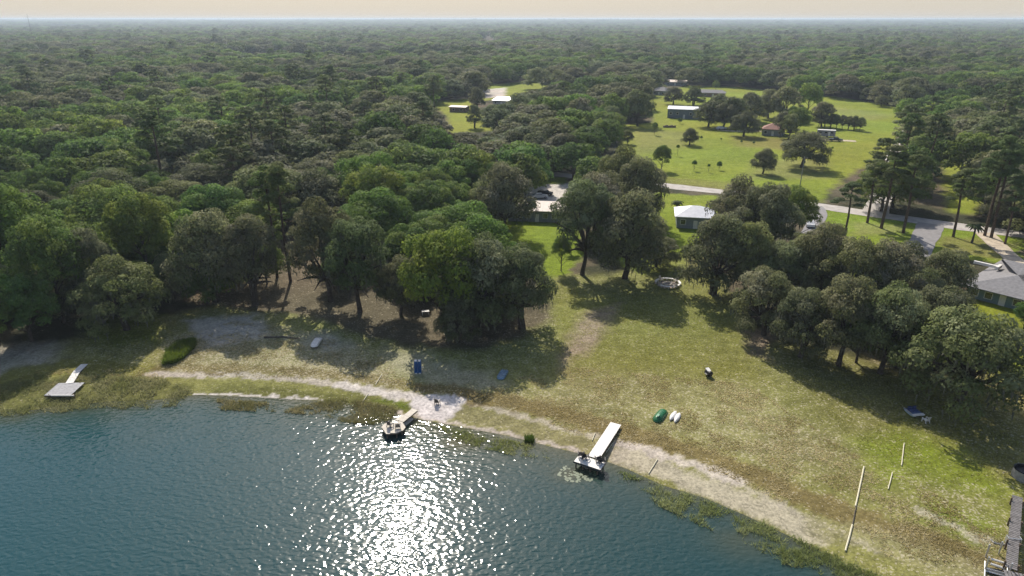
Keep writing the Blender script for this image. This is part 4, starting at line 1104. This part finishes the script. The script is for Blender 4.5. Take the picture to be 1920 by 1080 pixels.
# pedal boat in the right-hand shade and a chair by it
q = P(1712,776); o = thing('pedal_boat', q, .15, 'blue and pale pedal boat parked in the shade under the right-hand trees', 'pedal boat')
for s in (-1,1):
    h = dome(2.2,.6,.3,sharp=.4); h.v = [(x+s*.55,y,.32-z) for x,y,z in h.v]; h.build('hull', mat_plain('pale_aqua_hull',(0.4,0.52,0.54),.4), o, True)
MB().box((0,.1,.36),(1.6,1.5,.08)).build('deck', mat_plain('faded_blue_deck',(0.09,0.14,0.27),.5), o)
for s in (-1,1):
    MB().box((s*.35,.1,.47),(.5,.5,.12)).build('seat', mat_plain('faded_blue_seat',(0.06,0.09,0.22),.5), o); MB().box((s*.35,.42,.7),(.5,.1,.45),rx=-.2).build('backrest', mat_plain('navy_seat',(0.015,0.03,0.12),.5), o)
MB().box((0,-.85,.40),(1.65,.4,.1)).build('bow_panel', M['white'], o)
MB().box((-.78,.1,.45),(.1,1.6,.14)).build('side_rail', M['alu'], o)
q = P(1735,791); make_chair(q, 3.4, 'white chair beside the blue pedal boat under the trees', mat='white')
q = P(798,590); o = thing('white_table', q, .2, 'small white table in the shade behind the blue cabinet', 'table')
MB().box((0,0,.72),(1.3,.75,.05)).build('table_top', M['white'], o)
for sx in (-1,1):
    for sy in (-1,1): MB().tube([(sx*.55,sy*.3,0),(sx*.55,sy*.3,.7)],.03,5).build('leg', M['white'], o)
a, b = P(495,634), P(562,636); o = tag(MB().tube([a+Vector((0,0,.12)), a.lerp(b,.5)+Vector((0,.4,.16)), b+Vector((0,0,.1))],[.16,.13,.06],7).build('fallen_log', M['log']), 'thin dark log lying along the top of the left bank', 'log')
# pipes on the ground
def pipe(pa, pb, label, rad=.06, group='cream pipes lying across the shore'):
    a, b = P(*pa), P(*pb); n = 6
    pts_ = [a.lerp(b,k/n) for k in range(n+1)]; pts_ = [Vector((q.x+random.uniform(-.015,.015),q.y,gz(q.x,q.y)+.10)) for q in pts_]
    tag(MB().tube(pts_, rad, 6).build('pipe', M['pvc']), label, 'pipe', group)
pipe((1620,876),(1604,950),'upper cream pipe running down the grass at the lower right',.085)
pipe((1598,985),(1585,1034),'lower cream pipe running into the reeds at the lower right',.085)
pipe((1605,951),(1598,984),'dark stretch of hose joining the two long pipes',.05)
bpy.data.objects[[o.name for o in bpy.data.objects if o.name.startswith('pipe')][-1]].data.materials[0] = M['log']
pipe((1673,887),(1665,918),'short cream pipe right of the long one')
pipe((1695,832),(1690,874),'pale pipe at the edge of the right-hand tree shade')
pipe((1233,862),(1216,889),'short pipe right of the white T-shaped dock')
pipe((1116,813),(1110,827),'short stick left of the white walkway')
pipe((1152,828),(1136,850),'pipe lying along the white walkway shadow',.04)
pipe((716,703),(704,722),'upper short pole left of the white sand beach',.05)
pipe((691,738),(679,756),'lower short pole standing in the reeds left of the beach',.05)

# fire ring
c = P(1252,533); o = thing('fire_pit', c, 0, 'round stone fire pit in the middle of the ring of pale benches', 'fire pit')
for k in range(14):
    a = k*math.tau/14; MB().box((.75*math.cos(a),.75*math.sin(a),.13),(.26,.3,.26),a).build('block', M['stone'], o)
MB().prism([(.62*math.cos(a),.62*math.sin(a)) for a in np.linspace(0,6.283,13)[:-1]],0.0,.07).build('ash_bed', M['ash'], o)
r0 = 22/FPX*depth_of(c)
g = thing('gravel_disc', c, 0, 'disc of pale gravel beneath the fire ring benches', 'gravel patch')
MB().prism([((r0-.2)*math.cos(a)*random.uniform(.95,1.05),(r0-.2)*math.sin(a)*random.uniform(.95,1.05)) for a in np.linspace(0,6.283,29)[:-1]],-.1,.03).build('gravel', M['ash'], g)
for k,(a0,a1,l) in enumerate(((-2.45,-1.6,'front left curved bench of the fire ring'),(-1.5,-.55,'front right curved bench of the fire ring'),(-.4,.75,'curved bench on the right side of the fire ring'),(.9,2.0,'curved bench at the back of the fire ring'),(2.15,3.1,'curved bench on the left side of the fire ring, in tree shade'))):
    b = thing('curved_bench', c, 0, l, 'bench', 'benches round the fire pit'); n = 8; vs=[]; fs=[]
    for i in range(n+1):
        a = a0+(a1-a0)*i/n
        for (rr,zz) in ((r0-.22,.38),(r0+.22,.38),(r0+.22,.48),(r0-.22,.48)): vs.append((rr*math.cos(a),rr*math.sin(a),zz))
    for i in range(n):
        for j in range(4): fs.append((i*4+j, i*4+(j+1)%4, (i+1)*4+(j+1)%4, (i+1)*4+j))
    fs += [(0,3,2,1),(n*4,n*4+1,n*4+2,n*4+3)]
    MB().add(vs,fs).build('seat', M['white'], b)
    for a in (a0+.12,(a0+a1)/2,a1-.12): MB().box((r0*math.cos(a),r0*math.sin(a),.19),(.3,.12,.38),a).build('leg', M['stone'], b)
for k in range(4):
    a = .5+k*1.6; q = c+Vector((1.9*math.cos(a),1.9*math.sin(a),.02)); 
    make_chair(q, a-math.pi/2, ('tan chair at the back of the fire pit','tan chair on the left of the fire pit','tan chair in front of the fire pit','tan chair on the right of the fire pit')[k], 'chairs round the fire pit', 'deck_pale')

# right-hand pier with the boat lift
zd = 1.7
a = on_plane(1908,930,zd); b = on_plane(1896,1066,zd)
o = thing('wooden_pier', (b[0],b[1],0), 0, 'dark weathered wooden pier running down the right picture edge', 'pier')
w = span(o, b, a, .95, zd, M['deck_dark'], plank=.3, gap=.07)
for s in (.03,.3,.6,.9):
    for k in (-1,1):
        q = w[0].lerp(w[1], s)+w[2]*k*.52; post(o, q.x, q.y, zd+.35, .09)
b2 = on_plane(1960,1095,zd); b1 = on_plane(1885,1078,zd)
span(o, b1, b2, 1.6, zd-.05, M['deck_dark'], plank=.3, gap=.07, name='landing')
q = on_plane(1908,893,1.5); o = thing('concrete_ring', (q[0]+.8,q[1],gz(q[0],q[1])), 0, 'dark round tank with a pale concrete rim by the top of the pier', 'tank')
MB().tube([(0,0,-.2),(0,0,1.1)],1.25,20,False).build('tank_wall', M['concrete'], o, True)
MB().tube([(0,0,-.2),(0,0,1.1)],1.1,20,False).build('tank_lining', M['black'], o, True)
MB().prism([(1.09*math.cos(t),1.09*math.sin(t)) for t in np.linspace(0,6.283,21)[:-1]],.0,.75).build('tank_fill', M['black'], o)
c = on_plane(1868,1056,1.0); o = thing('boat_lift', (c[0],c[1],0), 0, 'boat lift with two white bunks beside the dark pier', 'boat lift')
def loc(px,py,z): q = on_plane(px,py,z); return Vector((q[0]-c[0], q[1]-c[1], z))
for (p0,p1) in (((1858.5,1048),(1886,1056.5)),((1857.5,1057),(1884,1066))):
    MB().tube([loc(*p0,1.15),loc(*p1,1.15)],.11,6).build('bunk', M['white'], o)
for (px,py) in ((1846,1072),(1889,1084),(1871,1043),(1847,1048)):
    q = loc(px,py,.6); MB().tube([(q.x,q.y,-1),(q.x,q.y,2.4)],.08,8).build('pile', M['alu'], o)
for (p0,p1) in (((1847,1052),(1846,1092)),((1889,1050),(1889,1095)),((1846,1070),(1889,1082)),((1850,1066),(1888,1076))):
    MB().tube([loc(*p0,.9),loc(*p1,.9)],.06,5).build('frame_rail', M['alu'], o)
MB().box(tuple(loc(1868,1072,.85)),(1.6,.7,.12),-.3).build('cradle', M['dkgrey'], o)
q = on_plane(1898,1019,1.0); o = thing('pier_bench', (q[0],q[1],1.0), -.2, 'grey rail bench on the pier', 'bench')
MB().box((0,0,.45),(1.2,.45,.05)).build('seat', M['deck_grey'], o)
for s in (-1,1): MB().box((s*.58,0,.4),(.06,.5,.8)).build('side_frame', M['alu'], o)
MB().tube([(-.58,-.25,.8),(.58,-.25,.8)],.04,5).build('rail', M['alu'], o)
q = on_plane(1874,1019,.9); o = thing('lift_bench', (q[0],q[1],.1), -.2, 'pale curved rail seat on a post left of the pier', 'bench')
MB().tube([(-.7,.3,.95),(-.6,-.1,.9),(0,-.25,.9),(.6,-.1,.9),(.7,.3,.95)],.05,6).build('rail', M['alu'], o)
MB().box((0,.1,.8),(1.1,.5,.08)).build('seat', M['dkgrey'], o); MB().tube([(0,-.1,-.5),(0,-.1,.8)],.06,6).build('post', M['alu'], o)

# ------------------------------------------------------------------ buildings
def house(pa, pb, depth, wh, rh, wall, roof, label, cat='house', hip=0.0, wins=3, over=.5, door=True, name='house', chimney=None, seam=0, wing=None):
    a, b = P(*pa), P(*pb); L = (Vector(b[:2])-Vector(a[:2])).length; rz = math.atan2(b.y-a.y, b.x-a.x)
    o = thing(name, (a.x,a.y,min(a.z,b.z)), rz, label, cat)
    MB().box((L/2,depth/2,wh/2-.15),(L,depth,wh+.3)).build('wall', M[wall], o)
    x0,x1,y0,y1 = -over, L+over, -over, depth+over; ym = depth/2; zt = wh+.02; hx = hip*(y1-y0)/2
    vs = [(x0,y0,zt-.05),(x1,y0,zt-.05),(x1,y1,zt-.05),(x0,y1,zt-.05),(x0,y0,zt+.1),(x1,y0,zt+.1),(x1,y1,zt+.1),(x0,y1,zt+.1),(x0+hx,ym,zt+rh),(x1-hx,ym,zt+rh)]
    rf = MB().add(vs,[(0,3,2,1),(0,1,5,4),(1,2,6,5),(2,3,7,6),(3,0,4,7),(4,5,9,8),(6,7,8,9),(5,6,9),(7,4,8)]).build('roof', M[roof], o)
    if seam:
        mb = MB(); n = max(3,int(L/seam))
        for k in range(1,n):
            x = x0+(x1-x0)*k/n; xr = min(max(x, x0+hx), x1-hx)
            if abs(x-xr) < .1:
                for s in (0,1):
                    ya = y0 if s == 0 else y1; mb.tube([(x,ya,zt+.12),(xr,ym,zt+rh+.03)],.035,4)
        if mb.v: mb.build('roof_seam', M[roof], rf)['kind'] = 'stuff'
    if chimney: MB().box((L*chimney,ym+.8,zt+rh),(.6,.6,1.2)).build('chimney', M['wallbrick'], rf)
    for k in range(wins):
        x = L*(k+.5)/wins
        if door and k == wins//2:
            MB().box((x,-.03,1.02),(1.0,.06,2.04)).build('door', M['white'], o); continue
        f = MB().box((x,-.04,wh*.55),(1.3,.08,1.3)).build('window', M['white'], o)
        MB().box((x,-.085,wh*.55),(1.08,.02,1.08)).build('pane', M['glass'], f)
    for yy in (depth*.35,):
        f = MB().box((L+.04,yy,wh*.55),(.08,1.3,1.2)).build('window', M['white'], o); MB().box((L+.085,yy,wh*.55),(.02,1.1,1.0)).build('pane', M['glass'], f)
    return o, L
h, L = house((952,414),(1062,418),8.5,2.9,1.5,'wallgrey','palroof','long ranch house with pale pink-white roof behind the centre lawn',wins=7,over=.7,seam=1.2)
h, L = house((1268,427),(1338,431),8,2.9,1.9,'wallgrey','steel','small house with light grey metal roof beside the palm',hip=.9,wins=3,over=.6,seam=.8)
h, L = house((1812,556),(1945,592),19,2.4,3.4,'wallteal','shingle','teal-walled house with grey shingle roof at the right picture edge',hip=1,wins=5,over=1.1)
MB().box((-1.2,11,3.6),(4.0,.5,.5)).build('fascia', M['white'], h); MB().box((1.2,10.2,3.9),(.5,2.2,.6)).build('fascia', M['white'], h)
house((1251,221),(1313,224),9,4.6,1.2,'wallblue','steel','long slate-blue metal barn with white roof at the top of the field',name='barn',cat='barn',wins=5,over=.3)
house((1428,254),(1468,256),9,2.8,2.6,'wallgrey','redroof','house with a faded red roof among the oaks',hip=1,wins=3)
house((1300,181),(1358,183),9,2.6,1.8,'wallbrick','shingle','low grey-roofed house on the far lawn',hip=.6,wins=4)
house((1224,178),(1246,179),9,2.8,2.2,'wallgrey','shingle','dark far house left of the back lawn',hip=.5,wins=3)
house((1246,160),(1285,161),9,2.6,1.4,'wallgrey','palroof','far low building with a whitish roof at the back field edge',wins=3)
house((1080,165),(1122,166),12,3.0,3.4,'wallcream','steel','far grey-blue hip-roofed house on the skyline of the middle wood',hip=1,wins=4)
house((924,197),(956,198),9,2.8,1.8,'wallcream','steel','grey-roofed house right of the sandy lot',hip=.4,wins=3)
house((843,210),(872,211),7,2.7,.5,'wallbrick','palroof','small dark open shed with pale roof on the left clearing',name='shed',cat='shed',wins=2,door=False)
house((960,141),(985,141),9,2.6,1.5,'wallcream','palroof','far pale strip-roofed building behind the small lawn',wins=2)
house((1031,137),(1050,137),9,2.6,1.5,'wallcream','palroof','farthest pale roof right of the parasol oak',wins=2)
# vehicles
def car(px, py, rz, paint, label, kind='car', group=None):
    q = P(px,py); o = thing('parked_'+kind, (q.x,q.y,q.z+.06), rz, label, kind, group)
    if kind == 'pickup': prof = [(-2.7,.4),(2.7,.4),(2.72,.95),(1.35,1.08),(.75,1.75),(-.65,1.78),(-.8,1.08),(-2.7,1.05)]
    else: prof = [(-2.25,.35),(2.25,.35),(2.28,.8),(1.2,.98),(.5,1.45),(-1.2,1.48),(-1.95,1.02),(-2.27,.95)]
    n = len(prof); vs = []
    for s, tw in ((-1,1),(1,1)):
        vs += [(x, s*(.9 if z < 1.1 else .68), z) for x,z in prof]
    MB().add(vs, [tuple(range(n)), tuple(range(2*n-1,n-1,-1))]+[(i,n+i,n+(i+1)%n,(i+1)%n) for i in range(n)]).build('body', M[paint], o)
    cab = [(x,z) for x,z in prof if z > 1.3]; xa, xb = min(c[0] for c in cab), max(c[0] for c in cab); zc = cab[0][1]-.24
    for s in (-1,1): MB().box(((xa+xb)/2, s*.80, zc),(xb-xa+.2,.03,.3)).build('side_window', M['glass'], o)
    MB().box((xb+.36,0,zc),(.03,1.35,.42),ry=-.85).build('windscreen', M['glass'], o)
    for x in (-1.45,1.45):
        for s in (-1,1):
            w_ = MB().tube([(x,s*.74,.34),(x,s*.95,.34)],.34,12).build('wheel', M['tyre'], o); MB().tube([(x,s*.94,.34),(x,s*.965,.34)],.19,8).build('rim', M['alu'], w_)
    return o
car(1012,372,.15,'carpaint_w','white car in front of the pale-roofed ranch house drive')
car(1022,366,-.2,'carpaint_d','dark car beside the white car behind the ranch house')
car(1519,424,1.2,'carpaint_w','white car on the driveway under the oaks by the road')
car(1566,265,-.25,'carpaint_d','dark pickup parked beside the camper','pickup')
car(1352,243,.3,'carpaint_w','pale car in the shade right of the barn')
q = P(1548,257); o = thing('camper', (q.x,q.y,q.z), -.35, 'white-roofed travel camper beside the dark pickup', 'camper')
MB().box((0,0,1.75),(7.2,2.4,2.5)).build('body', mat_plain('camper_side',(0.30,0.29,0.32),.5), o); MB().box((0,0,3.06),(7.3,2.5,.12)).build('roof', M['white'], o)
for x in (-2.4,-.2,2.2): MB().box((x,-1.215,2.1),(1.0,.03,.6)).build('window', M['glass'], o)
MB().box((1.1,-1.22,1.5),(.7,.03,1.8)).build('door', M['white'], o)
for x in (-.6,.4):
    for s in (-1,1): MB().tube([(x,s*1.0,.36),(x,s*1.22,.36)],.36,12).build('wheel', M['tyre'], o)
MB().box((4.2,0,.55),(1.6,.15,.1)).build('tow_bar', M['dkgrey'], o)
q = P(1693,271); o = thing('parked_van', (q.x,q.y,q.z+.06), 1.1, 'pale van glimpsed on the tree-lined cross road', 'van')
MB().box((0,0,1.3),(5,1.9,1.8),taper=.9).build('body', M['carpaint_w'], o); MB().box((0,0,.45),(5.1,1.95,.3)).build('bumper', M['dkgrey'], o)
for x in (-1.6,1.6):
    for s in (-1,1): MB().tube([(x,s*.8,.34),(x,s*1.0,.34)],.34,10).build('wheel', M['tyre'], o)
# utility poles and the far mast
def upole(px, py, H, label):
    q = P(px,py); o = thing('utility_pole', q, .1, label, 'utility pole')
    MB().tube([(0,0,-.5),(0,0,H)],[.16,.10],8).build('pole', M['concrete'], o)
    MB().box((0,0,H-.6),(2.2,.1,.12)).build('crossarm', M['wood'], o)
    for s in (-1,0,1): MB().tube([(s*.95,0,H-.55),(s*.95,0,H-.3)],.06,6).build('insulator', M['white'], o)
    MB().tube([(.25,-.2,H-1.9),(.25,-.2,H-1.2)],.18,8).build('transformer', M['dkgrey'], o)
upole(1500,349,9,'grey utility pole in the grass below the spreading field oak')
upole(1005,330,9,'utility pole showing among the trees left of the road')
u, f, d = ray(53, 37); D_ = 1500; o = thing('radio_mast', (u/f*D_, D_, 0), 0, 'thin radio mast on the horizon at upper left', 'mast')
MB().tube([(0,0,0),(0,0,59.5)],[.3,.25],5).build('mast', M['dkgrey'], o); MB().tube([(0,0,53),(0,0,55)],.6,6).build('antenna_drum', M['white'], o)
# row of stacked wood in the field
q = P(1255,239); o = thing('wood_pile', q, -.05, 'low dark wood pile in the field left of the round bush', 'wood pile')
for k in range(8): MB().box((-2.6+k*.75,0,.4+.1*(k%3)),(.62,.8,.8+.2*(k%3))).build('stack', M['wood'], o)
#@@END@@

# ------------------------------------------------------------------ haze
hz = MB().box((0, 14000, 29.0), (70000, 33000, 66.0))
hm = bpy.data.materials.new('thin_haze'); hm.use_nodes = True; hn = hm.node_tree; hn.nodes.clear()
ho = hn.nodes.new('ShaderNodeOutputMaterial'); pv = hn.nodes.new('ShaderNodeVolumePrincipled')
pv.inputs['Color'].default_value = (0.68,0.81,0.95,1); pv.inputs['Density'].default_value = 0.00014; pv.inputs['Anisotropy'].default_value = 0.2
hn.links.new(pv.outputs[0], ho.inputs['Volume'])
tag(hz.build('haze', hm), kind='stuff')
